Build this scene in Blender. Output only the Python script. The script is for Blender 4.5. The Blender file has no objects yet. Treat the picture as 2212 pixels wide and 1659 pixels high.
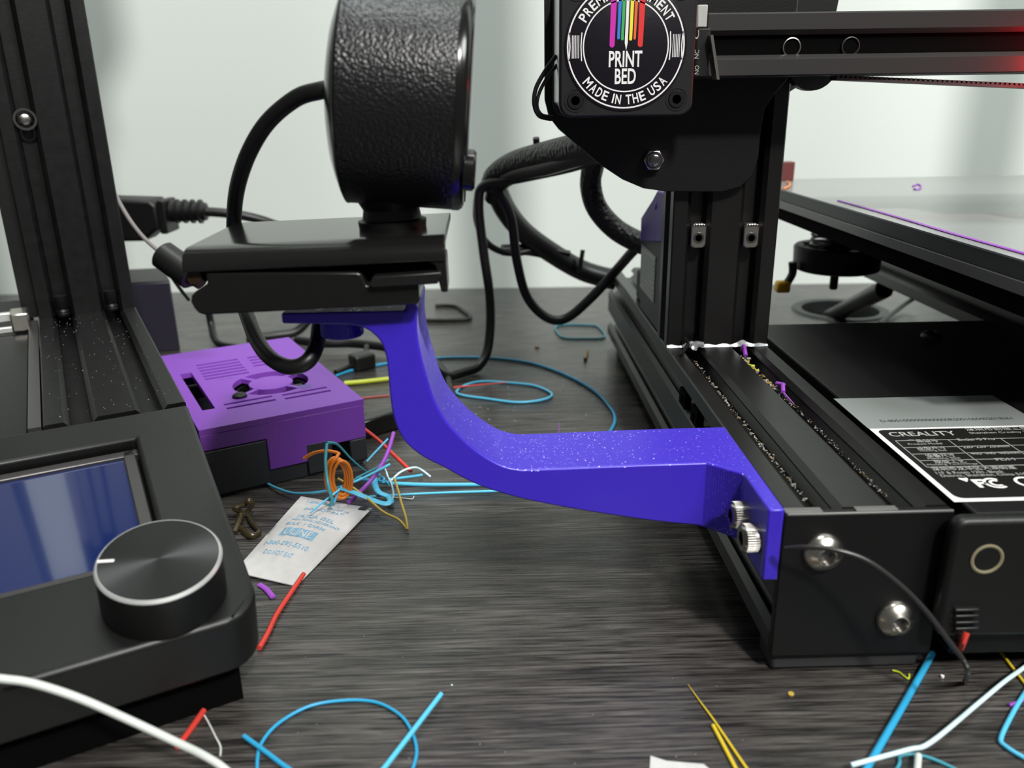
import bpy, bmesh, math, random
import numpy as np
from mathutils import Vector, Matrix

random.seed(7)
scene = bpy.context.scene
COL = scene.collection

# ------------------------------------------------------------------ camera
F_PX, YAW, PITCH, ROLL = 1763.64, 0.01936, 0.33089, -0.01505
CAM = np.array([-67.22, -170.03, 138.07])            # mm, desk top is z = 0
_f = np.array([math.sin(YAW)*math.cos(PITCH), math.cos(YAW)*math.cos(PITCH), -math.sin(PITCH)])
_r0 = np.array([math.cos(YAW), -math.sin(YAW), 0.0]); _u0 = np.cross(_r0, _f)
_r = _r0*math.cos(ROLL) + _u0*math.sin(ROLL); _u = -_r0*math.sin(ROLL) + _u0*math.cos(ROLL)
cam_data = bpy.data.cameras.new("camera"); cam = bpy.data.objects.new("camera", cam_data); COL.objects.link(cam)
cam.matrix_world = Matrix(((_r[0], _u[0], -_f[0], CAM[0]/1000), (_r[1], _u[1], -_f[1], CAM[1]/1000),
                           (_r[2], _u[2], -_f[2], CAM[2]/1000), (0, 0, 0, 1)))
cam_data.sensor_width = 36.0; cam_data.lens = F_PX/2212*36.0
cam_data.clip_start = 0.01; cam_data.clip_end = 20
cam_data.dof.use_dof = True; cam_data.dof.focus_distance = 0.265; cam_data.dof.aperture_fstop = 15.0
scene.camera = cam

# ------------------------------------------------------------------ world, lights, exposure
world = bpy.data.worlds.new("world"); scene.world = world; world.use_nodes = True
world.node_tree.nodes["Background"].inputs[0].default_value = (0.86, 0.93, 0.90, 1)
world.node_tree.nodes["Background"].inputs[1].default_value = 0.09
def area(name, loc, target, size, watts, color):
    d = bpy.data.lights.new(name, 'AREA'); d.shape = 'DISK'; d.size = size; d.energy = watts; d.color = color
    o = bpy.data.objects.new(name, d); COL.objects.link(o); o.location = loc
    o.rotation_euler = (Vector(target) - Vector(loc)).to_track_quat('-Z', 'Y').to_euler()
    return o
area("ceiling_lamp", (0.36, -1.05, 1.32), (0.0, 0.15, 0.0), 0.14, 25.0, (1.0, 0.975, 0.94))
area("ceiling_lamp_over_desk", (-0.10, 0.10, 1.75), (-0.05, 0.15, 0.0), 0.4, 9.0, (0.96, 1.0, 0.98))
area("ceiling_lamp_in_room", (0.95, -0.80, 1.50), (-0.05, 0.30, 0.0), 0.7, 24.0, (0.95, 1.0, 0.97))
vs = scene.view_settings
vs.view_transform = 'Standard'; vs.look = 'None'; vs.gamma = 1.0; vs.use_curve_mapping = False; vs.exposure = 0.0

# ------------------------------------------------------------------ placing helpers (millimetres)
def at(px, py, x=None, y=None, z=None):
    d = _f + _r*(px-1106)/F_PX - _u*(py-829.5)/F_PX
    i, v = (0, x) if x is not None else (1, y) if y is not None else (2, z)
    return Vector(CAM + d*((v-CAM[i])/d[i]))

def catmull(pts, n=8, closed=False):
    P = [Vector(p) for p in pts]; out = []; N = len(P)
    segs = N if closed else N-1
    for i in range(segs):
        if closed: a, b, c, d = P[(i-1) % N], P[i], P[(i+1) % N], P[(i+2) % N]
        else: a, b, c, d = P[max(i-1, 0)], P[i], P[i+1], P[min(i+2, N-1)]
        for k in range(n):
            t = k/n
            out.append(0.5*((2*b) + (c-a)*t + (2*a-5*b+4*c-d)*t*t + (3*b-a-3*c+d)*t**3))
    if not closed: out.append(P[-1])
    return out

# ------------------------------------------------------------------ materials
def mat(name, color, rough=0.5, metal=0.0, bump=None, noise=None, spec=0.5, alpha=None, coat=0.0, trans=0.0):
    m = bpy.data.materials.new(name); m.use_nodes = True; nt = m.node_tree; b = nt.nodes["Principled BSDF"]
    b.inputs["Base Color"].default_value = (*color, 1); b.inputs["Roughness"].default_value = rough
    b.inputs["Metallic"].default_value = metal; b.inputs["Specular IOR Level"].default_value = spec
    if coat: b.inputs["Coat Weight"].default_value = coat; b.inputs["Coat Roughness"].default_value = 0.1
    if trans: b.inputs["Transmission Weight"].default_value = trans
    tc = nt.nodes.new("ShaderNodeTexCoord")
    if noise:                                     # (scale, amount) colour mottling
        n = nt.nodes.new("ShaderNodeTexNoise"); n.inputs["Scale"].default_value = noise[0]; n.inputs["Detail"].default_value = 6
        nt.links.new(tc.outputs["Object"], n.inputs["Vector"])
        r = nt.nodes.new("ShaderNodeMapRange"); r.inputs[1].default_value = 0.3; r.inputs[2].default_value = 0.7
        r.inputs[3].default_value = 1-noise[1]; r.inputs[4].default_value = 1+noise[1]
        nt.links.new(n.outputs["Fac"], r.inputs[0])
        mx = nt.nodes.new("ShaderNodeVectorMath"); mx.operation = 'SCALE'; mx.inputs[0].default_value = color
        nt.links.new(r.outputs[0], mx.inputs["Scale"]); nt.links.new(mx.outputs[0], b.inputs["Base Color"])
    if bump:                                      # (scale, strength)
        n = nt.nodes.new("ShaderNodeTexNoise"); n.inputs["Scale"].default_value = bump[0]; n.inputs["Detail"].default_value = 4
        nt.links.new(tc.outputs["Object"], n.inputs["Vector"])
        bp = nt.nodes.new("ShaderNodeBump"); bp.inputs["Strength"].default_value = bump[1]; bp.inputs["Distance"].default_value = 0.0004
        nt.links.new(n.outputs["Fac"], bp.inputs["Height"]); nt.links.new(bp.outputs[0], b.inputs["Normal"])
    return m

def wood_mat():
    m = mat("dark_wood_laminate", (0.02, 0.02, 0.02), 0.42, spec=0.5); nt = m.node_tree; b = nt.nodes["Principled BSDF"]
    tc = nt.nodes.new("ShaderNodeTexCoord")
    def streak(sx, sy, det, rot=0.03, loc=0):
        mp = nt.nodes.new("ShaderNodeMapping"); mp.inputs["Scale"].default_value = (sx, sy, 1); mp.inputs["Rotation"].default_value = (0, 0, rot); mp.inputs["Location"].default_value = (loc, loc, 0)
        n = nt.nodes.new("ShaderNodeTexNoise"); n.inputs["Scale"].default_value = 1; n.inputs["Detail"].default_value = det; n.inputs["Roughness"].default_value = 0.65
        nt.links.new(tc.outputs["Object"], mp.inputs["Vector"]); nt.links.new(mp.outputs[0], n.inputs["Vector"]); return n.outputs["Fac"]
    a = streak(48, 1250, 4); c = streak(12, 190, 3, loc=3.1); d = streak(6, 9, 3, loc=7.7)
    def ramp(src, p0, p1, v0, v1):
        r = nt.nodes.new("ShaderNodeMapRange"); r.inputs[1].default_value = p0; r.inputs[2].default_value = p1; r.inputs[3].default_value = v0; r.inputs[4].default_value = v1
        nt.links.new(src, r.inputs[0]); return r.outputs[0]
    def mul(x, y, op='MULTIPLY'):
        n = nt.nodes.new("ShaderNodeMath"); n.operation = op; nt.links.new(x, n.inputs[0])
        if isinstance(y, (int, float)): n.inputs[1].default_value = y
        else: nt.links.new(y, n.inputs[1])
        return n.outputs[0]
    fac = mul(mul(ramp(a, 0.36, 0.66, 0.12, 2.0), ramp(c, 0.35, 0.65, 0.6, 1.4)), ramp(d, 0.3, 0.7, 0.75, 1.25))
    sc = nt.nodes.new("ShaderNodeVectorMath"); sc.operation = 'SCALE'; sc.inputs[0].default_value = (0.046, 0.0415, 0.0385)
    nt.links.new(fac, sc.inputs["Scale"]); nt.links.new(sc.outputs[0], b.inputs["Base Color"])
    nt.links.new(ramp(a, 0.35, 0.65, 0.30, 0.17), b.inputs["Roughness"])
    bp = nt.nodes.new("ShaderNodeBump"); bp.inputs["Strength"].default_value = 0.22; bp.inputs["Distance"].default_value = 0.0006
    nt.links.new(a, bp.inputs["Height"]); nt.links.new(bp.outputs[0], b.inputs["Normal"])
    return m

def glitter_mat():
    m = mat("indigo_glitter_plastic", (0.046, 0.020, 0.52), 0.30, spec=0.5); nt = m.node_tree; b = nt.nodes["Principled BSDF"]
    b.inputs["Sheen Weight"].default_value = 0.45; b.inputs["Sheen Roughness"].default_value = 0.35; b.inputs["Sheen Tint"].default_value = (0.62, 0.58, 1.0, 1)
    out = nt.nodes["Material Output"]
    tc = nt.nodes.new("ShaderNodeTexCoord")
    # print layer lines, stacked along the depth of the arm
    mp = nt.nodes.new("ShaderNodeMapping"); mp.inputs["Scale"].default_value = (0.15, 1, 0.15)
    wv = nt.nodes.new("ShaderNodeTexWave"); wv.bands_direction = 'Y'; wv.inputs["Scale"].default_value = 640; wv.inputs["Distortion"].default_value = 1.2; wv.inputs["Detail"].default_value = 2
    nt.links.new(tc.outputs["Object"], mp.inputs[0]); nt.links.new(mp.outputs[0], wv.inputs["Vector"])
    bp = nt.nodes.new("ShaderNodeBump"); bp.inputs["Strength"].default_value = 0.22; bp.inputs["Distance"].default_value = 0.0002
    nt.links.new(wv.outputs["Fac"], bp.inputs["Height"]); nt.links.new(bp.outputs[0], b.inputs["Normal"])
    # flakes: small cells, a few of them mirror-like with a tilt of their own
    vo = nt.nodes.new("ShaderNodeTexVoronoi"); vo.inputs["Scale"].default_value = 1900
    nt.links.new(tc.outputs["Object"], vo.inputs["Vector"])
    sep = nt.nodes.new("ShaderNodeSeparateColor"); nt.links.new(vo.outputs["Color"], sep.inputs[0])
    pick = nt.nodes.new("ShaderNodeMath"); pick.operation = 'GREATER_THAN'; pick.inputs[1].default_value = 0.80; nt.links.new(sep.outputs[0], pick.inputs[0])
    near = nt.nodes.new("ShaderNodeMath"); near.operation = 'LESS_THAN'; near.inputs[1].default_value = 0.36; nt.links.new(vo.outputs["Distance"], near.inputs[0])
    fac = nt.nodes.new("ShaderNodeMath"); fac.operation = 'MULTIPLY'; nt.links.new(pick.outputs[0], fac.inputs[0]); nt.links.new(near.outputs[0], fac.inputs[1])
    geo = nt.nodes.new("ShaderNodeNewGeometry")
    sub = nt.nodes.new("ShaderNodeVectorMath"); sub.operation = 'SUBTRACT'; sub.inputs[1].default_value = (.5, .5, .5); nt.links.new(vo.outputs["Color"], sub.inputs[0])
    scl = nt.nodes.new("ShaderNodeVectorMath"); scl.operation = 'SCALE'; nt.links.new(sub.outputs[0], scl.inputs[0])
    sxyz = nt.nodes.new("ShaderNodeSeparateXYZ"); nt.links.new(geo.outputs["Normal"], sxyz.inputs[0])     # flakes lie flat in the print layers, ragged on the layer edges
    ab = nt.nodes.new("ShaderNodeMath"); ab.operation = 'ABSOLUTE'; nt.links.new(sxyz.outputs[1], ab.inputs[0])
    tl_ = nt.nodes.new("ShaderNodeMapRange"); tl_.inputs[3].default_value = 1.35; tl_.inputs[4].default_value = 0.35; nt.links.new(ab.outputs[0], tl_.inputs[0]); nt.links.new(tl_.outputs[0], scl.inputs["Scale"])
    add = nt.nodes.new("ShaderNodeVectorMath"); nt.links.new(geo.outputs["Normal"], add.inputs[0]); nt.links.new(scl.outputs[0], add.inputs[1])
    nrm = nt.nodes.new("ShaderNodeVectorMath"); nrm.operation = 'NORMALIZE'; nt.links.new(add.outputs[0], nrm.inputs[0])
    gl = nt.nodes.new("ShaderNodeBsdfGlossy"); gl.inputs["Color"].default_value = (0.9, 0.9, 1, 1); gl.inputs["Roughness"].default_value = 0.22; nt.links.new(nrm.outputs[0], gl.inputs["Normal"])
    gcol = nt.nodes.new("ShaderNodeVectorMath"); gcol.operation = 'SCALE'; gcol.inputs[0].default_value = (0.95, 0.95, 1.0)
    few = nt.nodes.new("ShaderNodeMapRange"); few.inputs[3].default_value = 1.0; few.inputs[4].default_value = 0.02; nt.links.new(ab.outputs[0], few.inputs[0])
    fa2 = nt.nodes.new("ShaderNodeMath"); fa2.operation = 'MULTIPLY'; nt.links.new(fac.outputs[0], fa2.inputs[0]); nt.links.new(few.outputs[0], fa2.inputs[1]); nt.links.new(fa2.outputs[0], gcol.inputs["Scale"]); nt.links.new(gcol.outputs[0], gl.inputs["Color"])
    mix = nt.nodes.new("ShaderNodeAddShader"); nt.links.new(b.outputs[0], mix.inputs[0]); nt.links.new(gl.outputs[0], mix.inputs[1])
    nt.links.new(mix.outputs[0], out.inputs["Surface"])
    return m

def leather_mat():
    m = mat("black_leatherette", (0.007, 0.007, 0.008), 0.36); nt = m.node_tree; b = nt.nodes["Principled BSDF"]
    tc = nt.nodes.new("ShaderNodeTexCoord")
    vo = nt.nodes.new("ShaderNodeTexVoronoi"); vo.inputs["Scale"].default_value = 1450; vo.feature = 'SMOOTH_F1'
    nt.links.new(tc.outputs["Object"], vo.inputs["Vector"])
    bp = nt.nodes.new("ShaderNodeBump"); bp.inputs["Strength"].default_value = 0.5; bp.inputs["Distance"].default_value = 0.0004; bp.invert = True
    nt.links.new(vo.outputs["Distance"], bp.inputs["Height"]); nt.links.new(bp.outputs[0], b.inputs["Normal"])
    return m

def braid_mat():
    m = mat("black_braided_sleeve", (0.012, 0.011, 0.011), 0.45); nt = m.node_tree; b = nt.nodes["Principled BSDF"]
    tc = nt.nodes.new("ShaderNodeTexCoord"); vo = nt.nodes.new("ShaderNodeTexVoronoi"); vo.inputs["Scale"].default_value = 520
    nt.links.new(tc.outputs["Object"], vo.inputs["Vector"])
    bp = nt.nodes.new("ShaderNodeBump"); bp.inputs["Strength"].default_value = 0.8; bp.inputs["Distance"].default_value = 0.0008
    nt.links.new(vo.outputs["Distance"], bp.inputs["Height"]); nt.links.new(bp.outputs[0], b.inputs["Normal"])
    return m

def knob_mat():
    m = mat("spun_dark_metal", (0.055, 0.056, 0.056), 0.34, metal=0.85); nt = m.node_tree; b = nt.nodes["Principled BSDF"]
    b.inputs["Anisotropic"].default_value = 0.85
    tg = nt.nodes.new("ShaderNodeTangent"); tg.direction_type = 'RADIAL'; tg.axis = 'Z'
    nt.links.new(tg.outputs[0], b.inputs["Tangent"])
    return m

M = dict(
    wood=wood_mat(), indigo=glitter_mat(), leather=leather_mat(), braid=braid_mat(), spun=knob_mat(),
    wall=mat("mint_white_wall_paint", (0.86, 0.92, 0.87), 0.85, bump=(420, 0.08), spec=0.2),
    alu=mat("black_anodised_aluminium", (0.0065, 0.006, 0.0058), 0.34, metal=0.0, spec=0.5, bump=(900, 0.03), noise=(60, 0.15)),
    alu_left=mat("dusty_black_aluminium", (0.0045, 0.0045, 0.0045), 0.42, spec=0.4, bump=(700, 0.08), noise=(240, 0.5)),
    sheet=mat("black_powder_coated_steel", (0.0038, 0.0036, 0.0038), 0.45, spec=0.35, bump=(1800, 0.12)),
    gantry=mat("gantry_beam_aluminium", (0.034, 0.031, 0.030), 0.42, metal=0.2, spec=0.5, bump=(500, 0.02)),
    plastic=mat("black_plastic", (0.0035, 0.0035, 0.0035), 0.45, bump=(900, 0.08)),
    satin=mat("satin_black_plastic", (0.0055, 0.006, 0.0055), 0.42, bump=(1500, 0.06), noise=(500, 0.12)),
    clip=mat("webcam_clip_plastic", (0.0085, 0.0080, 0.0080), 0.17),
    rubber=mat("black_rubber_cable", (0.007, 0.007, 0.007), 0.40),
    foot=mat("grey_black_rubber", (0.03, 0.03, 0.031), 0.7),
    deep=mat("black_void", (0.002, 0.002, 0.002), 0.9, spec=0.05),  # near-black, paints shade in the beam slot and clip gap; also black parts
    steel=mat("polished_steel", (0.32, 0.305, 0.285), 0.19, metal=1.0),
    nickel=mat("nickel_plated_steel", (0.68, 0.64, 0.58), 0.26, metal=1.0),
    silver=mat("bare_aluminium", (0.72, 0.73, 0.71), 0.35, metal=0.6),
    foil=mat("crumpled_silver_edge", (0.55, 0.56, 0.58), 0.35, metal=0.8, bump=(300, 0.8)),
    purple=mat("purple_printed_plastic", (0.22, 0.055, 0.46), 0.45, bump=(1300, 0.10)),
    violet=mat("violet_printed_plastic", (0.115, 0.06, 0.33), 0.45),
    grey=mat("dark_grey_plastic", (0.028, 0.030, 0.034), 0.5, bump=(1300, 0.08)),
    navy=mat("dark_navy_plastic", (0.02, 0.017, 0.03), 0.45),
    white=mat("white_print", (0.86, 0.83, 0.82), 0.5),
    badge=mat("black_badge_vinyl", (0.010, 0.008, 0.012), 0.28, bump=(700, 0.10)),
    motor=mat("black_motor_end_cap", (0.009, 0.009, 0.010), 0.42, bump=(1600, 0.05)),
    label_silver=mat("silver_label", (0.30, 0.32, 0.31), 0.38, metal=0.25),
    label_black=mat("black_label", (0.010, 0.010, 0.009), 0.35),
    print_black=mat("black_print", (0.012, 0.012, 0.012), 0.5),
    print_grey=mat("pale_grey_print", (0.42, 0.42, 0.40), 0.5),
    bed=mat("pale_build_plate", (0.25, 0.255, 0.25), 0.22, spec=0.5, bump=(900, 0.03)),
    bed_edge=mat("bed_edge_grey", (0.050, 0.055, 0.052), 0.5),
    bed_under=mat("bed_aluminium_edge", (0.17, 0.165, 0.16), 0.45, metal=0.4),
    screen=mat("lcd_blue_glass", (0.006, 0.016, 0.085), 0.05, coat=1.0, spec=1.0),
    bezel=mat("lcd_metal_bezel", (0.10, 0.095, 0.095), 0.35, metal=0.7),
    paper=mat("white_tyvek_paper", (0.56, 0.55, 0.545), 0.7, bump=(260, 0.35), noise=(220, 0.06)),
    blueprint=mat("pale_blue_print", (0.21, 0.41, 0.58), 0.6),
    magenta=mat("magenta_print", (0.62, 0.03, 0.42), 0.4), red=mat("red_print", (0.75, 0.04, 0.04), 0.4),
    blue=mat("blue_print", (0.05, 0.20, 0.72), 0.4), green=mat("green_print", (0.06, 0.42, 0.12), 0.4),
    yellow=mat("yellow_print", (0.90, 0.78, 0.05), 0.4), orange=mat("orange_print", (0.85, 0.14, 0.04), 0.4),
    f_blue=mat("blue_filament", (0.03, 0.34, 0.60), 0.35), f_teal=mat("teal_filament", (0.05, 0.30, 0.38), 0.4),
    f_sky=mat("sky_blue_filament", (0.10, 0.52, 0.78), 0.35), f_ice=mat("ice_blue_filament", (0.62, 0.80, 0.84), 0.35),
    f_white=mat("white_filament", (0.62, 0.65, 0.61), 0.4), f_red=mat("red_filament", (0.62, 0.05, 0.035), 0.4),
    f_orange=mat("orange_filament", (0.80, 0.22, 0.02), 0.4), f_yellow=mat("yellow_filament", (0.72, 0.52, 0.03), 0.4),
    f_mustard=mat("mustard_filament", (0.48, 0.34, 0.06), 0.45), f_lime=mat("lime_filament", (0.52, 0.60, 0.03), 0.4),
    f_purple=mat("purple_filament", (0.32, 0.07, 0.50), 0.4), f_olive=mat("olive_filament", (0.045, 0.033, 0.014), 0.25),
    wire=mat("grey_thin_cable", (0.22, 0.20, 0.20), 0.45), wire_black=mat("glossy_black_wire", (0.03, 0.028, 0.028), 0.25), amber=mat("amber_connector", (1.0, 0.55, 0.02), 0.45),
    brown=mat("brown_scrap", (0.30, 0.19, 0.08), 0.6), rust=mat("rusty_pin", (0.05, 0.03, 0.018), 0.4, metal=0.6),
    dark_red=mat("dark_red_tape", (0.14, 0.03, 0.03), 0.5), gasket=mat("olive_ring", (0.24, 0.21, 0.13), 0.5),
    belt=mat("black_toothed_belt", (0.05, 0.035, 0.035), 0.55),
)

# ------------------------------------------------------------------ mesh builder (mm in, metres out)
def ortho(d):
    d = Vector(d).normalized(); a = Vector((0, 0, 1)) if abs(d.z) < 0.9 else Vector((1, 0, 0))
    u = d.cross(a).normalized(); return d, u, d.cross(u).normalized()

class MB:
    def __init__(s): s.v = []; s.f = []
    def add(s, vs, fs, T=None):
        b = len(s.v); s.v += [tuple(T @ Vector(v)) if T is not None else tuple(v) for v in vs]; s.f += [[b+i for i in f] for f in fs]; return s
    def box(s, x0, x1, y0, y1, z0, z1, T=None):
        return s.add([(x0,y0,z0),(x1,y0,z0),(x1,y1,z0),(x0,y1,z0),(x0,y0,z1),(x1,y0,z1),(x1,y1,z1),(x0,y1,z1)],
                     [[0,3,2,1],[4,5,6,7],[0,1,5,4],[1,2,6,5],[2,3,7,6],[3,0,4,7]], T)
    def prism(s, poly, axis, a, b, T=None):
        """poly of 2-D points; axis 'x': points are (y,z), 'y': (x,z), 'z': (x,y)"""
        def mk(p, h): return {'x': (h, p[0], p[1]), 'y': (p[0], h, p[1]), 'z': (p[0], p[1], h)}[axis]
        n = len(poly); area2 = sum(poly[i][0]*poly[(i+1) % n][1]-poly[(i+1) % n][0]*poly[i][1] for i in range(n))
        P = list(poly) if (area2 > 0) == (axis != 'y') else list(poly)[::-1]
        vs = [mk(p, a) for p in P] + [mk(p, b) for p in P]
        fs = [list(range(n))[::-1], list(range(n, 2*n))] + [[i, (i+1) % n, n+(i+1) % n, n+i] for i in range(n)]
        return s.add(vs, fs, T)
    def tube(s, pts, r, n=8, closed=False, flat=1.0, taper=None):
        P = [Vector(p) for p in pts]; N = len(P); rings = []; u = None
        for i in range(N):
            if closed: d = P[(i+1) % N]-P[i-1]
            else: d = P[min(i+1, N-1)]-P[max(i-1, 0)]
            if d.length < 1e-9: d = Vector((1, 0, 0))
            d.normalize()
            if u is None: u = ortho(d)[1]
            u = (u - d*u.dot(d)); u = u.normalized() if u.length > 1e-6 else ortho(d)[1]
            w = d.cross(u); rr = r*(taper[i] if taper else 1)
            rings.append([P[i]+u*math.cos(2*math.pi*k/n)*rr+w*math.sin(2*math.pi*k/n)*rr*flat for k in range(n)])
        vs = [p for g in rings for p in g]; fs = []
        for i in range(N if closed else N-1):
            j = (i+1) % N
            for k in range(n): fs.append([i*n+k, i*n+(k+1) % n, j*n+(k+1) % n, j*n+k])
        if not closed: fs += [list(range(n))[::-1], [(N-1)*n+k for k in range(n)]]
        return s.add(vs, fs)
    def lathe(s, prof, origin, axis, n=32, cap=True):
        """prof: (distance along axis, radius)"""
        d, u, w = ortho(axis); o = Vector(origin); vs = []; idx = []; fs = []
        for h, r in prof:
            if r < 1e-6: idx.append([len(vs)]); vs.append(o+d*h)
            else:
                idx.append(list(range(len(vs), len(vs)+n)))
                vs += [o+d*h+(u*math.cos(2*math.pi*k/n)+w*math.sin(2*math.pi*k/n))*r for k in range(n)]
        for a, b in zip(idx, idx[1:]):
            for k in range(n):
                q = [a[k % len(a)], a[(k+1) % len(a)], b[(k+1) % len(b)], b[k % len(b)]]
                q2 = []
                for i in q:
                    if i not in q2: q2.append(i)
                if len(q2) > 2: fs.append(q2)
        if cap and len(idx[0]) > 1: fs.append(idx[0][::-1])
        if cap and len(idx[-1]) > 1: fs.append(idx[-1][:])
        return s.add(vs, fs)
    def build(s, name, material, parent=None, loc=None, bevel=0, seg=2, smooth=35, local=False, label=None):
        me = bpy.data.meshes.new(name)
        if local: off = Vector((0, 0, 0))
        elif parent is not None: off = world_loc(parent)*1000
        else: off = Vector(loc) if loc is not None else Vector((0, 0, 0))
        me.from_pydata([tuple((Vector(v)-off)/1000) for v in s.v], [], s.f); me.validate(); me.update()
        bm = bmesh.new(); bm.from_mesh(me); bmesh.ops.recalc_face_normals(bm, faces=bm.faces); bm.to_mesh(me); bm.free()
        me.materials.append(M[material] if isinstance(material, str) else material)
        o = bpy.data.objects.new(name, me); COL.objects.link(o)
        if parent is not None: o.parent = parent
        else: o.location = off/1000
        if bevel:
            md = o.modifiers.new("edge", 'BEVEL'); md.width = bevel/1000; md.segments = seg; md.limit_method = 'ANGLE'; md.angle_limit = math.radians(40)
        if smooth:
            me.shade_smooth(); me.set_sharp_from_angle(angle=math.radians(smooth))
        if label: o["label"] = label
        return o

def world_loc(o):
    v = Vector((0, 0, 0))
    while o is not None: v += o.location; o = o.parent
    return v

def thing(name, label, cat, loc_mm, rotz=0.0, group=None):
    o = bpy.data.objects.new(name, None); COL.objects.link(o); o.empty_display_size = 0.02
    o.location = Vector(loc_mm)/1000; o.rotation_euler = (0, 0, rotz); return tag(o, label, cat, group)
def tag(o, label, cat, group=None, kind=None):
    o["label"] = label; o["category"] = cat
    if group: o["group"] = group
    if kind: o["kind"] = kind
    return o

# text -> flat mesh pieces (mm); returns verts, faces, width at cap height 1
_tc = {}
def glyphs(body, bold=0.0):
    key = (body, bold)
    if key in _tc: return _tc[key]
    c = bpy.data.curves.new("text", 'FONT'); c.body = body; c.size = 1.0; c.offset = bold; c.resolution_u = 3; c.fill_mode = 'FRONT'
    o = bpy.data.objects.new("text", c); COL.objects.link(o); dg = bpy.context.evaluated_depsgraph_get(); dg.update()
    me = bpy.data.meshes.new_from_object(o.evaluated_get(dg))
    v = [tuple(p.co) for p in me.vertices]; f = [list(p.vertices) for p in me.polygons]
    bpy.data.objects.remove(o); bpy.data.curves.remove(c); bpy.data.meshes.remove(me)
    if v:
        x0 = min(p[0] for p in v); x1 = max(p[0] for p in v); y0 = min(p[1] for p in v); y1 = max(p[1] for p in v)
        v = [((p[0]-x0)/(x1-x0), (p[1]-y0)/(y1-y0), 0) for p in v]
        _tc[key] = (v, f, (x1-x0)/(y1-y0))
    else: _tc[key] = ([], [], 0.5)
    return _tc[key]
def put_text(mb, body, origin, xdir, ydir, width, height, bold=0.0):
    """lettering stretched to width x height mm with its lower-left corner at origin"""
    v, f, _ = glyphs(body, bold); o = Vector(origin); X = Vector(xdir).normalized(); Y = Vector(ydir).normalized()
    mb.add([o+X*p[0]*width+Y*p[1]*height for p in v], f)

def rounded(x0, x1, y0, y1, r, n=5):
    out = []
    for cx, cy, a in ((x1-r, y1-r, 0), (x0+r, y1-r, 90), (x0+r, y0+r, 180), (x1-r, y0+r, 270)):
        for k in range(n+1):
            t = math.radians(a+90*k/n); out.append((cx+r*math.cos(t), cy+r*math.sin(t)))
    return out

def vslot(w, h):
    """outline of a slotted extrusion of w x h mm (multiples of 20), corner at 0,0"""
    def side(L):
        pts = []
        for c in range(10, int(L), 20):
            pts += [(c-4.6, 0), (c-3.1, 1.7), (c-3.1, 2.2), (c-5.4, 2.2), (c-5.4, 3.2), (c-2.7, 6), (c+2.7, 6), (c+5.4, 3.2), (c+5.4, 2.2), (c+3.1, 2.2), (c+3.1, 1.7), (c+4.6, 0)]
        return [(0.5, 0)] + pts + [(L-0.5, 0)]
    P = [(a, b) for a, b in side(w)] + [(w-b, a) for a, b in side(h)] + [(w-a, h-b) for a, b in side(w)] + [(b, h-a) for a, b in side(h)]
    return P
def sh(poly, dx, dy): return [(a+dx, b+dy) for a, b in poly]

def socket_screw(o, axis, r, hgt, parent, name, domed=False, material='steel', knurl=True, local=False):
    """socket head (or domed button head) screw, a part with its hex socket as a sub-part"""
    d, u, w = ortho(axis); o = Vector(o)
    if domed: prof = [(0, r), (0.25*hgt, r*0.99), (0.55*hgt, r*0.86), (0.82*hgt, r*0.62), (hgt, r*0.46), (hgt*0.98, r*0.42), (hgt*0.45, r*0.40), (hgt*0.45, 0)]
    else: prof = [(0, r), (0.85*hgt, r), (hgt, r*0.88), (hgt, r*0.52), (hgt*0.5, r*0.50), (hgt*0.5, 0)]
    m = MB().lathe(prof, o, d, 36)
    if knurl and not domed:
        for k in range(36):
            a = 2*math.pi*k/36; c = o + (u*math.cos(a)+w*math.sin(a))*r
            m.tube([c+d*0.05*hgt, c+d*0.82*hgt], r*0.04, 4)
    p = m.build(name, material, parent, smooth=40, local=local)
    hx = MB().lathe([(0, r*0.42), (hgt*(0.47 if domed else 0.52), r*0.42)], o, d, 6)
    hx.build('hex_socket', 'bezel' if domed else 'deep', p, local=local)
    return p

# ================================================================== THE SETTING
wall_a = Vector((-900, 490, 0)); wang = math.radians(-1.6)
wl = MB(); wl.box(-1500, 1500, 0, 60, -900, 1900)
w = wl.build('wall_back', 'wall', None, loc=(0, 0, 0), smooth=0)
w.location = (-0.1, 0.468, 0); w.rotation_euler = (0, 0, wang); w["kind"] = "structure"

desk = thing('desk', 'dark wood-grain desk with a round cable grommet, under both printers', 'desk', (0, 100, -28))
GX, GY, GR = 170, 373, 26
top = MB()
ring = [(GX+GR*math.cos(2*math.pi*k/40), GY+GR*math.sin(2*math.pi*k/40)) for k in range(40)]
x0, x1, y0, y1 = -700, 800, -420, 462
outer = []
for k in range(40):
    a = 2*math.pi*k/40; c, s_ = math.cos(a), math.sin(a)
    ts = []
    if c > 1e-9: ts.append((x1-GX)/c)
    if c < -1e-9: ts.append((x0-GX)/c)
    if s_ > 1e-9: ts.append((y1-GY)/s_)
    if s_ < -1e-9: ts.append((y0-GY)/s_)
    t = min(ts); outer.append((GX+c*t, GY+s_*t))
def back(p): return (p[0], 467.3+math.tan(wang)*(p[0]+100)) if abs(p[1]-y1) < 1e-6 else p
corners = {}
vs_ = [(p[0], p[1], 0) for p in ring] + [(*back(p), 0) for p in outer] + [(p[0], p[1], -25) for p in ring] + [(*back(p), -25) for p in outer]
fs_ = []
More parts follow.
